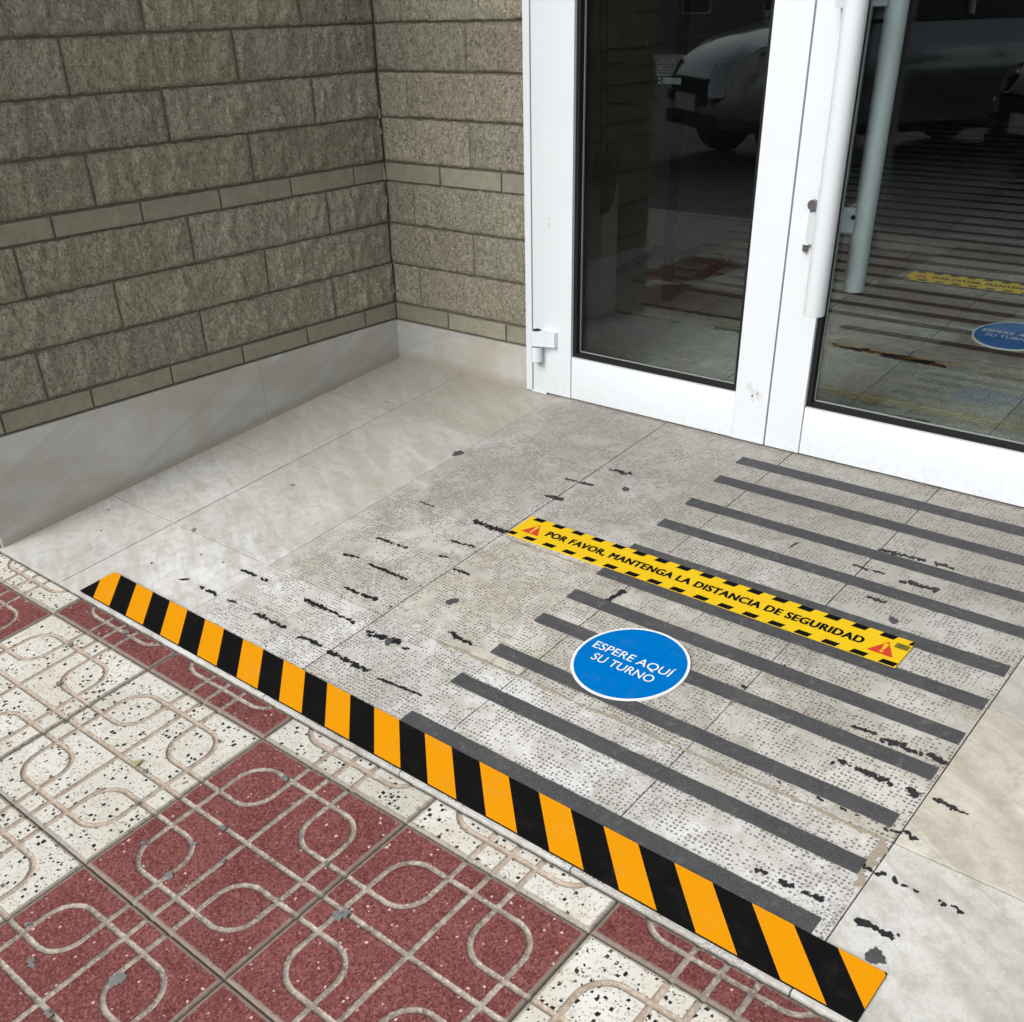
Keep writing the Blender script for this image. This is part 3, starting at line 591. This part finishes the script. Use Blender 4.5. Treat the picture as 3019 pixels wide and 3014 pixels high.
def leaf(x0, xs0, xs1, x1, label, hinge):
    """x0..x1 leaf, glass opening xs0..xs1"""
    t = empty('glass_door', ((x0 + x1) / 2, 0, 0), label, 'door')
    def P(nm, mt, *bx, bev=0.003): b = MB(); b.box(*bx, bev); return auto(b.build(nm, mt, t))
    P('stile', 'lac', x0, xs0, LF, 0.05, 0.008, 3.47); P('stile', 'lac', xs1, x1, LF, 0.05, 0.008, 3.47)
    P('rail', 'lac', xs0 + 0.0045, xs1 - 0.0005, LF + 0.0015, 0.048, 0.009, 0.209); P('rail', 'lac', xs0 + 0.001, xs1 - 0.001, LF + 0.0015, 0.048, 3.33, 3.468)
    P('seam', 'seam', xs0 + 0.0002, xs0 + 0.0043, LF + 0.006, 0.04, 0.01, 0.208, bev=0)
    z0, z1 = 0.2095, 3.3295; g = 0.020
    b = MB()
    gx0, gx1, gz0, gz1 = xs0 + 0.0005, xs1 - 0.0005, z0, z1
    ya, yb, yc = -0.006, 0.028, 0.044
    for (ax0, ax1, az0, az1) in ((gx0, gx0 + g, gz0, gz1), (gx1 - g, gx1, gz0, gz1)): b.box(ax0, ax1, ya, yc, az0, az1, 0.003)
    for (az0, az1) in ((gz0, gz0 + g), (gz1 - g, gz1)): b.box(gx0 + g, gx1 - g, ya, yc, az0, az1, 0.003)
    b.build('gasket', 'rub', t)
    b = MB()
    for (ax0, ax1) in ((gx0 + g, gx0 + g + 0.004), (gx1 - g - 0.004, gx1 - g)): b.box(ax0, ax1, yb - 0.006, yb + 0.004, gz0 + g, gz1 - g)
    b.box(gx0 + g, gx1 - g, yb - 0.006, yb + 0.004, gz0 + g, gz0 + g + 0.004); b.build('glazing_bead', 'bead', t)
    b = MB(); b.box(gx0 + g + 0.004, gx1 - g - 0.004, yb, yb + 0.012, gz0 + g + 0.004, gz1 - g); b.build('glass_pane', 'glass', t)
    return t
d1 = leaf(0.989, 1.222, 2.121, 2.2775, 'left glass door leaf in white aluminium frame, hinged beside the stone wall', True)
d2 = leaf(2.2850, 2.443, 3.43, 3.595, 'right glass door leaf in white aluminium frame with the long tubular pull handle', False)
b = MB(); b.box(2.2776, 2.2849, 0.005, 0.03, 0.01, 3.47); b.build('closing_seal', 'rub', d1)
def hinge(zc):
    b = MB(); b.tube((1.036, -0.052, zc), (1.036, -0.052, zc + 0.072), 0.0275, 28); h = auto(b.build('hinge', 'lac', d1))
    b = MB(); b.tube((1.036, -0.052, zc - 0.078), (1.036, -0.052, zc - 0.006), 0.0275, 28); auto(b.build('hinge_knuckle', 'lac', h))
    b = MB(); b.tube((1.036, -0.052, zc - 0.006), (1.036, -0.052, zc), 0.024, 24); b.tube((1.036, -0.052, zc + 0.072), (1.036, -0.052, zc + 0.0745), 0.021, 24); b.tube((1.036, -0.052, zc - 0.0815), (1.036, -0.052, zc - 0.078), 0.022, 24); b.build('pin', 'rub', h)
    b = MB()
    n = 8; top = []
    for i in range(n + 1):
        t = i / n; x = 1.045 + t * 0.095; y = -0.074 + 0.028 * (3 * t * t - 2 * t ** 3); top.append((x, y))
    pts = top + [(1.143, LF), (1.045, LF)]
    b.prism(pts, zc + 0.001, zc + 0.071); auto(b.build('plate', 'lac', h), 50)
hinge(0.245); hinge(3.1)
for (x, z, r) in ((1.09, 0.82, 0.006), (1.088, 0.795, 0.010), (2.185, 0.245, 0.018), (2.20, 0.225, 0.012), (2.235, 0.215, 0.016), (2.205, 0.20, 0.012), (2.22, 0.235, 0.01), (1.035, 0.145, 0.006)):
    b = MB(); n = 10; ph = rnd.uniform(0, 6)
    pts = [(x + r * math.cos(6.283 * i / n) * rnd.uniform(.5, 1.1), z + 1.5 * r * math.sin(6.283 * i / n) * rnd.uniform(.5, 1.1)) for i in range(n)]
    b.add([(p[0], LF - 0.0006, p[1]) for p in pts], [tuple(range(n))]); b.build('scuff_mark', 'scuff', d1)
# handle tubes, outside and inside
def handle(y, zb, nm):
    b = MB(); r = 0.0405; n = 40; x = 2.497
    vs = []; zz = [(zb, r - 0.004), (zb + 0.0015, r - 0.001), (zb + 0.004, r), (2.62, r)]
    for z, rr in zz:
        for i in range(n): t = 6.28318 * i / n; vs.append((x + rr * math.cos(t), y + rr * math.sin(t), z))
    fs = [tuple(range(n))] + [tuple(reversed(range(len(vs) - n, len(vs))))]
    for k in range(len(zz) - 1):
        for i in range(n): fs.append((k * n + i, k * n + n + i, k * n + n + (i + 1) % n, k * n + (i + 1) % n))
    b.add(vs, [f[::-1] for f in fs]); h = auto(b.build(nm, 'lac', d2))
    sg = -1 if y < 0 else 1; y0 = LF if y < 0 else 0.05
    for z in (0.915, 1.66, 2.40):
        b = MB(); zz0, zz1 = z - 0.045, z + 0.045
        pts = [(2.375, y0), (2.405, y0), (2.40, y0 + sg * 0.03), (2.44, y0 + sg * 0.075), (2.497, y - sg * 0.02), (2.487, y + sg * 0.02), (2.42, y - sg * 0.025), (2.375, y0 + sg * 0.045)]
        b.prism(pts, zz0, zz1); k = auto(b.build('bracket', 'lac', h), 50)
    if sg < 0: return h
    b = MB(); b.tube((2.462, y - 0.030, 0.925), (2.470, y - 0.038, 0.925), 0.0085, 12); b.build('grub_screw', 'rub', h)
    return h
handle(-0.17, 0.622, 'pull_handle'); handle(0.17, 0.648, 'inner_pull_handle')
# lock: round cylinder above a small cover
b = MB(); b.tube((2.372, LF, 0.985), (2.372, LF - 0.02, 0.985), 0.018, 24); b.box(2.366, 2.378, LF - 0.016, LF, 0.945, 0.985, 0.002); lk = auto(b.build('lock', 'steel', d2))
b = MB(); b.box(2.353, 2.383, LF - 0.024, LF - 0.0002, 0.842, 0.935, 0.006); auto(b.build('cover', 'lac', lk))
b = MB(); b.tube((2.362, LF - 0.010, 0.818), (2.362, LF - 0.010, 0.846), 0.010, 14); b.build('key_end', 'steel', lk)

# ------------------------------------------------------------------ anti-slip strips
sy = [(-0.151, -0.212), (-0.345, -0.402), (-0.571, -0.626), (-0.769, -0.824), (-0.988, -1.048), (-1.180, -1.236), (-1.360, -1.418), (-1.539, -1.596), (-1.764, -1.820), (-1.959, -2.014), (-2.192, -2.249)]
sx = [(2.256, 3.66), (2.259, 3.66), (2.264, 3.66), (2.261, 3.66), (2.268, 3.662), (2.269, 3.665), (2.269, 3.667), (2.263, 3.662), (2.255, 3.648), (2.251, 3.647), (2.250, 3.639)]
slab = ['grey anti-slip strip closest to the white door', 'second grey anti-slip strip out from the door', 'third grey anti-slip strip out from the door', 'grey anti-slip strip two above the yellow sticker, fourth from the door',
        'grey anti-slip strip running along the upper edge of the yellow sticker', 'grey anti-slip strip running along the lower edge of the yellow sticker', 'grey anti-slip strip just above the blue round sticker',
        'grey anti-slip strip partly covered by the upper half of the blue round sticker', 'grey anti-slip strip passing under the lower edge of the blue round sticker', 'grey anti-slip strip second from the black and orange hazard tape', 'grey anti-slip strip touching the black and orange hazard tape']
for (ya, yb), (xa, xb), lb in zip(sy, sx, slab):
    n = 70; top = []; bot = []
    for i in range(n + 1):
        x = xa + (xb - xa) * i / n
        top.append((x, ya + 0.0016 * noise.noise(Vector((x * 25, ya * 9, 0))) + 0.0012 * noise.noise(Vector((x * 80, ya * 9, 4)))))
        bot.append((x, yb + 0.0016 * noise.noise(Vector((x * 25, yb * 9, 2))) + 0.0012 * noise.noise(Vector((x * 80, yb * 9, 7)))))
    b = MB(ramp=True)
    vs = []
    for (x, y) in top: vs.append((x, y, 0.0042))
    for (x, y) in bot: vs.append((x, y, 0.0042))
    for (x, y) in top: vs.append((x, y, 0.0))
    for (x, y) in bot: vs.append((x, y, 0.0))
    m1 = n + 1; fs = []
    for i in range(n):
        fs += [(i, m1 + i, m1 + i + 1, i + 1), (i, i + 1, 2 * m1 + i + 1, 2 * m1 + i), (m1 + i, 3 * m1 + i, 3 * m1 + i + 1, m1 + i + 1)]
    fs += [(0, 2 * m1, 3 * m1, m1), (n, m1 + n, 3 * m1 + n, 2 * m1 + n)]
    b.add(vs, fs); b.build('anti_slip_strip', 'grit', label=lb, cat='anti-slip strip', group='grey anti-slip strips on the ramp')

# ------------------------------------------------------------------ hazard tape
b = MB(ramp=True); yt, yb_ = -2.2505, -2.4060; xa, xb = 0.633, 3.829; H = 0.0062
b.box(xa, xb, yb_, yt, 0.0, H)
hz = b.build('hazard_tape', 'v_black', label='long black and orange striped hazard tape along the street edge of the ramp', cat='hazard tape')
b = MB(ramp=True); k0 = 0.679; pit_ = 0.11222; sh = 0.161; h2 = H + 0.0008
def clip(poly, ax, val, keep_gt):
    out = []
    for i in range(len(poly)):
        p, q_ = poly[i], poly[(i + 1) % len(poly)]
        ip = (p[ax] > val) == keep_gt; iq = (q_[ax] > val) == keep_gt
        if ip: out.append(p)
        if ip != iq: t = (val - p[ax]) / (q_[ax] - p[ax]); out.append((p[0] + t * (q_[0] - p[0]), p[1] + t * (q_[1] - p[1])))
    return out
for k in range(-3, 29, 2):
    x0 = k0 + k * pit_; x1 = x0 + pit_
    poly = [(x0, yt - 0.0003), (x0 + sh, yb_ + 0.0003), (x1 + sh, yb_ + 0.0003), (x1, yt - 0.0003)]
    poly = clip(clip(poly, 0, xa + 0.0003, True), 0, xb - 0.0003, False)
    if len(poly) > 2:
        o = MB(ramp=True); o.prism(poly, H - 0.0002, h2); o.build('orange_stripe', 'v_orange', hz)

# ------------------------------------------------------------------ stickers
def text_mesh(body, x0, x1, yb, cap, h, name, mat, parent, bold=0.0, cls=MB):
    """lettering fitted between x0 and x1 on baseline yb with cap height cap, lying on the ramp"""
    def grab(t):
        cu = bpy.data.curves.new('t', 'FONT'); cu.body = t; cu.size = 1; cu.offset = bold; cu.resolution_u = 4; cu.fill_mode = 'FRONT'; cu.space_character = 1.09 if len(t) > 20 else 1.0
        ob = bpy.data.objects.new('t', cu); COL.objects.link(ob); dg = bpy.context.evaluated_depsgraph_get(); dg.update()
        me = bpy.data.meshes.new_from_object(ob.evaluated_get(dg)); bpy.data.objects.remove(ob)
        v = np.array([x.co[:] for x in me.vertices]); f = [tuple(p.vertices) for p in me.polygons]; return v, f
    ve, _ = grab('E'); v, f = grab(body)
    e0, e1 = ve[:, 1].min(), ve[:, 1].max()
    X = x0 + (v[:, 0] - v[:, 0].min()) / (v[:, 0].max() - v[:, 0].min()) * (x1 - x0)
    Y = yb + (v[:, 1] - e0) / (e1 - e0) * cap
    b = cls(ramp=True)
    for q_, (ox, oy) in enumerate([(0, 0)] + ([(-0.0027, 0.0), (0.0027, 0.0), (-0.002, 0.0013), (0.002, -0.0013), (0.002, 0.0013), (-0.002, -0.0013), (0.0, 0.0014), (0.0, -0.0014)] if mat == 'v_black' else [])):
        b.add(np.stack([X + ox, Y + oy, np.full(len(X), h + q_ * 0.00006)], -1).tolist(), f)
    return b.build(name, mat, parent)
def ptag(dx, dy, dx2, dy2, lab_y, lab_b, grp):
    _b = MB.build
    class RB(MB):
        def build(self, name, mat, *p, **k):
            self.v = [(x + dx, y + dy, z) for x, y, z in self.v]; return MB.build(self, name, mat, *p, **k)
    b = RB(ramp=True); b.box(1.797, 3.382, -1.186, -1.030, 0.0, 0.0062)
    ysn = b.build('distance_sticker', 'v_yellow', label=lab_y, cat='floor sticker')
    H2 = 0.0067
    for k in range(17):
        for top in (True, False):
            x = (1.822 if top else 1.782) + k * 0.0968 + (0 if top else -0.004); wq = 0.050
            if top: poly = [(x - 0.004, -1.0535), (x + 0.004, -1.0305), (x + wq + 0.002, -1.0305), (x + wq - 0.006, -1.0535)]
            else: poly = [(x - 0.002 + 0.0, -1.1855), (x + 0.006, -1.1630), (x + wq + 0.006, -1.1630), (x + wq - 0.002, -1.1855)]
            poly = clip(clip(poly, 0, 1.7975, True), 0, 3.3815, False)
            if len(poly) > 2: b = RB(ramp=True); b.prism(poly, 0.0060, H2); b.build('border_dash', 'v_black', ysn)
    text_mesh('POR FAVOR, MANTENGA LA DISTANCIA DE SEGURIDAD', 1.939, 3.242, -1.1262, 0.0355, H2, 'lettering', 'v_black', ysn, 0.0, RB)
    for cx in (1.874, 3.312):
        b = RB(ramp=True); b.prism([(cx - 0.043, -1.1440), (cx + 0.043, -1.1440), (cx, -1.0700)], 0.0060, H2); w_ = b.build('warning_triangle', 'v_red', ysn)
        b = RB(ramp=True); b.prism([(cx - 0.0035, -1.1210), (cx + 0.0035, -1.1210), (cx + 0.0075, -1.0870), (cx, -1.0830), (cx - 0.0075, -1.0870)], 0.0062, H2 + 0.0004)
        b.prism([(cx + 0.0062 * math.cos(t * .7854), -1.1305 + 0.0062 * math.sin(t * .7854)) for t in range(8)], 0.0062, H2 + 0.0004); b.build('exclamation_mark', 'v_yellow', w_)
    b = RB(ramp=True); b.box(3.335, 3.3785, -1.0885, -1.0605, 0.006, 0.0069); lb_ = b.build('printed_code', 'v_olive', ysn)
    b = RB(ramp=True)
    for i in range(7): x = 3.3375 + i * 0.0058; b.box(x, x + rnd.choice((0.0015, 0.003)), -1.0868, -1.0625, 0.0066, 0.0073)
    b.build('bars', 'v_olive2', lb_)
    dx, dy = dx2, dy2
    cxb, cyb, rb = 2.6825, -1.6155, 0.1935
    def disc(r, h0, h1, n=96): return [(cxb + r * math.cos(6.28318 * i / n), cyb + r * math.sin(6.28318 * i / n)) for i in range(n)], h0, h1
    b = RB(ramp=True); b.prism(*disc(rb, 0.0, 0.0062)); bs = b.build('waiting_sticker', 'v_white', label=lab_b, cat='floor sticker')
    b = RB(ramp=True); b.prism(*disc(rb - 0.0095, 0.006, 0.0067)); b.build('blue_disc', 'v_blue', bs)
    text_mesh('ESPERE AQU\u00cd', 2.526, 2.829, -1.6125, 0.0365, 0.0073, 'lettering', 'v_white', bs, 0.004, RB)
    text_mesh('SU TURNO', 2.560, 2.796, -1.6690, 0.0365, 0.0073, 'lettering', 'v_white', bs, 0.004, RB)


ptag(0, 0, 0, 0, 'long yellow floor sticker outside the doors, black border dashes and a full line of lettering', 'round blue floor sticker with white rim lying on the ramp outside the doors', '')
ptag(0.110, 3.495, 0.0625, 3.2955, 'yellow distance sticker on the lobby floor, seen dimly through the right glass pane', 'blue round sticker on the lobby floor, seen dimly through the right glass pane', '')

# ------------------------------------------------------------------ inside the door
room = empty('lobby', (2.3, 3, 0), 'dim lobby walls behind the glass doors', 'room')
for nm, bx, mt in (('lobby_wall', (-0.9, -0.7, 0.31, 9, -0.1, 6.2), 'inner'), ('lobby_wall', (6.8, 7, 0.81, 9, -0.1, 6.2), 'inner'), ('lobby_wall', (-0.7, 6.8, 8.8, 9, -0.1, 6.2), 'inner'), ('lobby_ceiling', (-0.9, 7, 0.82, 9.0, 6.21, 6.3), 'inner')):
    b = MB(); b.box(*bx); b.build(nm, mt, room)
inr = empty('lobby_ramp', (2.3, 3, SL * 3), kind='structure')
b = MB(ramp=True); b.box(-0.9, 6.8, 0.01, 8.8, -0.12, -0.012); b.build('slab_bed', 'mortar', inr)
ix = [-0.7, -0.15, 0.49, 1.11, 1.755, 2.40, 3.04, 3.68, 4.32, 4.96, 5.6]
for i in range(len(ix) - 1):
    for j in range(12):
        b = MB(ramp=True); b.box(ix[i] + 0.002, ix[i + 1] - 0.002, 0.042 + j * 0.64, 0.042 + j * 0.64 + 0.636, -0.05, rnd.uniform(-0.001, 0.001), 0.002)
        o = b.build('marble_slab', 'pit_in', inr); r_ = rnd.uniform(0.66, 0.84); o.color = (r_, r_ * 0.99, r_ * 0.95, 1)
order = ['first', 'second', 'third', 'fourth', 'fifth', 'sixth', 'seventh', 'eighth', 'ninth', 'tenth', 'eleventh', 'twelfth', 'thirteenth', 'fourteenth', 'fifteenth', 'sixteenth', 'seventeenth', 'eighteenth', 'nineteenth', 'twentieth']
iy = [1.45, 1.64, 1.80, 1.96, 2.13, 2.31, 2.475, 2.645, 2.80, 2.97, 3.14, 3.315, 3.50, 3.68, 3.865, 4.05, 4.23, 4.42, 4.605, 4.765, 4.95, 5.13, 5.32, 5.50, 5.69, 5.87, 6.05, 6.23, 6.41]
for q_, y in enumerate(iy):
    lb = ('dark strip on the lobby floor, %s in from the door' % order[q_]) if q_ < 6 else ('dark strip on the lobby floor, %s beyond the yellow sticker inside' % order[q_ - 6]) if q_ - 6 < 20 else 'faint dark strip at the far end of the lobby floor, %s from the back' % order[28 - q_]
    b = MB(ramp=True); n = 60; xa_ = 0.43 if y > 1.6 else 1.93; xb_ = 3.66; top = []; bot = []
    for i in range(n + 1):
        x = xa_ + (xb_ - xa_) * i / n
        top.append((x, y + 0.027 + 0.004 * noise.noise(Vector((x * 20, y * 9, 0))))); bot.append((x, y - 0.027 + 0.006 * noise.noise(Vector((x * 20, y * 9, 4)))))
    b.add([(p_[0], p_[1], 0.004) for p_ in top + bot], [(i, n + 1 + i, n + 2 + i, i + 1) for i in range(n)])
    b.build('anti_slip_strip', 'grit_in', label=lb, cat='anti-slip strip', group='dark strips on the lobby floor')
for (x0_, x1_, y) in ((0.58, 1.12, 1.13), (0.67, 1.43, 1.31), (1.99, 2.55, 1.19), (2.3, 2.6, 1.16), (1.34, 1.51, 1.14), (1.98, 2.05, 0.55), (2.10, 2.26, 0.50), (2.55, 2.8, 0.53)):
    b = MB(ramp=True); n = int((x1_ - x0_) / 0.012)
    for q_ in range(n):
        if rnd.random() < 0.15: continue
        blob(b, x0_ + q_ * 0.012, y + rnd.gauss(0, 0.006), rnd.uniform(0.006, 0.016), 0.003 + (q_ % 5) * 0.0002, rnd, 1.6)
    b.build('tar_residue', 'tar', inr)
sg_ = empty('display_stand', (0.43, 2.1, 0), 'black display stand with an open looped foot behind the left glass pane', 'display stand')
A_, B_, C_, D_ = Vector((0.29, 1.62, 0)), Vector((0.25, 2.22, 0)), Vector((0.80, 2.19, 0)), Vector((0.84, 1.43, 0))
b = MB(ramp=True)
for p_, q_ in ((A_, B_), (B_, C_), (C_, D_)):
    dv = (q_ - p_).normalized(); nv = Vector((-dv.y, dv.x, 0)) * 0.026
    b.prism([(p_ - nv - dv * 0.026)[:2], (q_ - nv + dv * 0.026)[:2], (q_ + nv + dv * 0.026)[:2], (p_ + nv - dv * 0.026)[:2]], 0.0, 0.03 + rnd.uniform(0, .002))
b.build('foot', 'dark', sg_)
b = MB(); b.box(0.800, 0.850, 1.43, 1.47, 0.16, 2.2); b.build('post', 'dark', sg_)
b = MB(); b.box(0.69, 1.10, 1.44, 1.49, 1.20, 1.365, 0.004); b.build('tray', 'dark', sg_)
b = MB(); b.box(0.70, 0.845, 1.427, 1.4385, 1.265, 1.295); b.build('label_strip', 'v_white', sg_)
br = empty('broom', (0.8, 0.8, 0.7), 'black broom hanging behind the left glass pane beside the hinge side', 'broom')
b = MB(); b.tube((0.752, 0.8, 2.2), (0.80, 0.8, 0.985), 0.021, 12); b.build('broomstick', 'dark', br)
b = MB(); b.box(0.752, 0.855, 0.77, 0.84, 0.93, 1.0, 0.012); b.build('brush_head', 'dark', br)
b = MB(); b.prism([(0.0, 0.0)] * 3, 0, 0) if False else None
vs = []; prof = [(0.750, 0.860, 0.94), (0.748, 0.866, 0.86), (0.795, 0.862, 0.83), (0.800, 0.850, 0.76), (0.803, 0.815, 0.705)]
for (a, c, z) in prof: vs += [(a, 0.775, z), (c, 0.775, z), (c, 0.83, z), (a, 0.83, z)]
fs = [(0, 3, 2, 1), (16, 17, 18, 19)]
for i in range(4):
    for j in range(4): a = i * 4; fs.append((a + j, a + (j + 1) % 4, a + 4 + (j + 1) % 4, a + 4 + j))
b = MB(); b.add(vs, fs); b.build('bristles', 'dark', br)
wr = empty('wire_rack', (0.95, 0.82, 1.1), 'thin black wire rack behind the left glass pane', 'rack')
for p_, q_ in (((.884, .8, 1.70), (1.13, .8, 1.345)), ((.79, .8, 1.451), (1.12, .8, 1.472)), ((.80, .8, 1.396), (1.124, .8, 1.386)), ((.80, .8, 1.295), (1.121, .8, 1.325)), ((.81, .8, 1.214), (1.12, .8, 1.247)), ((.81, .8, 1.22), (1.122, .8, 1.213)), ((.818, .8, 1.104), (1.144, .8, 1.099)), ((.856, .8, 1.471), (.952, .8, 1.569)), ((.80, .8, 1.398), (1.097, .8, 1.275)), ((1.13, .8, 1.0), (1.13, .8, 1.6))):
    b = MB(); b.tube(p_, q_, 0.0045, 6); b.build('wire', 'dark', wr)
b = MB(); b.box(0.48, 0.68, 0.97, 1.12, 0.09, 0.80, 0.004); b.build('plinth', 'plinth', label='low pale plinth behind the left glass pane next to the broom', cat='plinth')

# ------------------------------------------------------------------ street behind the camera, seen in the glass
b = MB(); b.box(-5, 9, -7.0, -4.45, -0.80, -0.462); b.build('flat_pavement', 'concrete', kind='structure')
b = MB(); b.box(-60, -5.01, -7.0, -2.2, -0.80, -0.45); b.build('far_pavement', 'concrete', kind='structure')
b = MB(); b.box(9.01, 60, -7.0, -2.2, -0.80, -0.45); b.build('far_pavement', 'concrete', kind='structure')
b = MB(); b.box(-60, 60, -7.18, -7.0, -0.80, -0.455, 0.01); b.build('kerb', 'concrete', kind='structure')
b = MB(1.0); b.add([(-400, -400, -0.415), (400, -400, -0.415), (400, 400, -0.415), (-400, 400, -0.415)], [(0, 1, 2, 3)]); b.build('ground', 'concrete', kind='structure')
b = MB(1.0); b.add([(-60, -40, -0.405), (60, -40, -0.405), (60, -4.45, -0.405), (-60, -4.45, -0.405)], [(0, 1, 2, 3)]); b.build('road', 'asphalt', kind='structure')
b = MB(1.0)
for i in range(9): y = -20 - i * 1.0; b.add([(-22, y, -0.400), (-11, y, -0.400), (-11, y + 0.5, -0.400), (-22, y + 0.5, -0.400)], [(0, 1, 2, 3)])
b.build('road_marking', 'paint', kind='structure')
def houses():
    x = -50
    for i, (wd, h, mt, lb) in enumerate(((22, 9, 'plaster', 'ochre apartment house across the street, reflected faintly in the glass'), (26, 12, 'plaster2', 'tall grey apartment house across the street behind the camera'), (30, 9, 'plaster', 'second ochre apartment house across the street to the right'))):
        t = empty('apartment_house', (x + wd / 2, -44, -0.4), lb, 'building', s_=1.0)
        b = MB(1.0); b.box(x, x + wd - 0.3, -54, -44, -0.6, h); b.build('wall', mt, t)
        b = MB(1.0); b.box(x - 0.1, x + wd - 0.2, -54.2, -43.7, h, h + 0.4); b.build('roof', 'concrete', t)
        for f in range(int(h // 3)):
            for c in range(int(wd // 4)):
                wx = x + 1.5 + c * 4; z = f * 3 + 0.4; b = MB(1.0); b.box(wx, wx + 1.5, -44.0, -43.93, z, z + 1.6); fr = b.build('window', 'paint', t)
                b = MB(1.0); b.box(wx + .1, wx + 1.4, -43.93, -43.90, z + .1, z + 1.5); b.build('pane', 'carglass', fr)
        x += wd
houses()
def loft(b, st, mat=None):
    """st: list of (x, [(y,z)...half ring bottom to top]) mirrored"""
    rings = []
    for x, hp in st:
        ring = [(x, y, z) for y, z in hp] + [(x, -y, z) for y, z in reversed(hp)]; rings.append(ring)
    n = len(rings[0]); vs = [v for r in rings for v in r]; fs = []
    for i in range(len(rings) - 1):
        for j in range(n): fs.append((i * n + j, i * n + (j + 1) % n, (i + 1) * n + (j + 1) % n, (i + 1) * n + j))
    fs += [tuple(range(n))[::-1], tuple(range((len(rings) - 1) * n, len(rings) * n))]
    b.add(vs, fs, mat)
def car(loc, ang, paint, label, zs=1.0):
    t = empty('parked_car', loc, label, 'car', 'cars parked on the street', s_=1.0)
    M_ = Matrix.Translation(Vector(loc)) @ Matrix.Rotation(ang, 4, 'Z') @ Matrix.Diagonal((1, 1, zs, 1))
    def fin(b, nm, mt, par=t, a=40):
        b.v = [(M_ @ Vector(v))[:] for v in b.v]; return auto(b.build(nm, mt, par), a)
    b = MB(1.0); st = []
    for x, zl, zt, hw in ((-2.15, .42, .78, .68), (-2.08, .30, .92, .80), (-1.7, .22, .98, .87), (-.8, .20, .97, .89), (.3, .20, .96, .89), (.95, .20, .96, .88), (1.3, .22, .90, .87), (1.75, .24, .82, .83), (2.02, .28, .70, .74), (2.12, .38, .58, .62)):
        st.append((x, [(hw * .82, zl), (hw * .97, zl + .08), (hw, (zl + zt) / 2), (hw * .97, zt - .14), (hw * .88, zt - .03), (hw * .6, zt + .015)]))
    loft(b, st); body = fin(b, 'body', paint)
    b = MB(1.0); st = []
    for x, z, hw in ((1.02, .955, .70), (.72, 1.13, .68), (.28, 1.36, .62)): st.append((x, [(.80, .93), (hw + .09 * (1.36 - z), .95 + (z - .955) * .5), (hw, z)]))
    for x, z, hw in ((-.4, 1.44, .61), (-1.2, 1.40, .60), (-1.75, 1.15, .64), (-2.0, .98, .68)): st.append((x, [(.80, .93), (hw + .06, .95 + (z - .955) * .5), (hw, z)]))
    loft(b, st); fin(b, 'greenhouse', 'carglass')
    b = MB(1.0); loft(b, [(x, [(hw, z), (hw - .05, z + .03), (hw * .5, z + .05)]) for x, z, hw in ((.30, 1.36, .615), (-.4, 1.445, .605), (-1.2, 1.405, .595), (-1.4, 1.32, .59))]); fin(b, 'roof', paint)
    for sy_ in (-1, 1):
        b = MB(1.0); b.tube((1.04, sy_ * .73, .95), (.30, sy_ * .62, 1.37), .035, 8); b.tube((-.35, sy_ * .80, .95), (-.40, sy_ * .62, 1.43), .035, 8); b.tube((-1.95, sy_ * .70, .97), (-1.35, sy_ * .61, 1.36), .05, 8); fin(b, 'pillar', paint)
        b = MB(1.0); b.box(.62, .82, sy_ * .88, sy_ * 1.04, .95, 1.08, .03); fin(b, 'mirror', paint)
        b = MB(1.0); vs = []
        for i in range(7):
            u = i / 6; xx = 2.06 - .30 * u; yy = sy_ * (.46 + .34 * u); vs += [(xx + .05, yy, .60 + .03 * u), (xx, yy, .70 + .06 * u), (xx - .12, yy * .98, .72 + .06 * u)]
        fs = []
        for i in range(6):
            for j in range(2): a = i * 3 + j; fs.append((a, a + 3, a + 4, a + 1))
        b.add(vs, fs); fin(b, 'headlight', 'lamp')
    for wx in (1.38, -1.32):
        for sy_ in (-1, 1):
            b = MB(1.0); b.tube((wx, sy_ * .68, .31), (wx, sy_ * .905, .31), .31, 28); wh = fin(b, 'wheel', 'rub')
            b = MB(1.0); b.tube((wx, sy_ * .90, .31), (wx, sy_ * .915, .31), .19, 20); fin(b, 'rim', 'bead', wh)
    b = MB(1.0); b.box(2.09, 2.15, -.46, .46, .42, .60, .02); b.box(2.06, 2.13, -.6, .6, .26, .36, .02); fin(b, 'grille', 'rub')
    b = MB(1.0); b.box(2.15, 2.165, -.26, .26, .38, .49); fin(b, 'number_plate', 'plate')
    b = MB(1.0); b.tube((1.00, -.6, .985), (.97, .1, .99), .012, 6); fin(b, 'wiper', 'rub')
car((-2.3, -9.3, -0.405), math.radians(127), 'carsilver', 'silver-blue car reflected in the left door pane, its bonnet pointing to the stone wall', 1.3)
car((1.25, -8.6, -0.405), math.radians(127), 'cardark', 'dark car reflected at the right edge of the right door pane, headlight towards the door', 1.25)
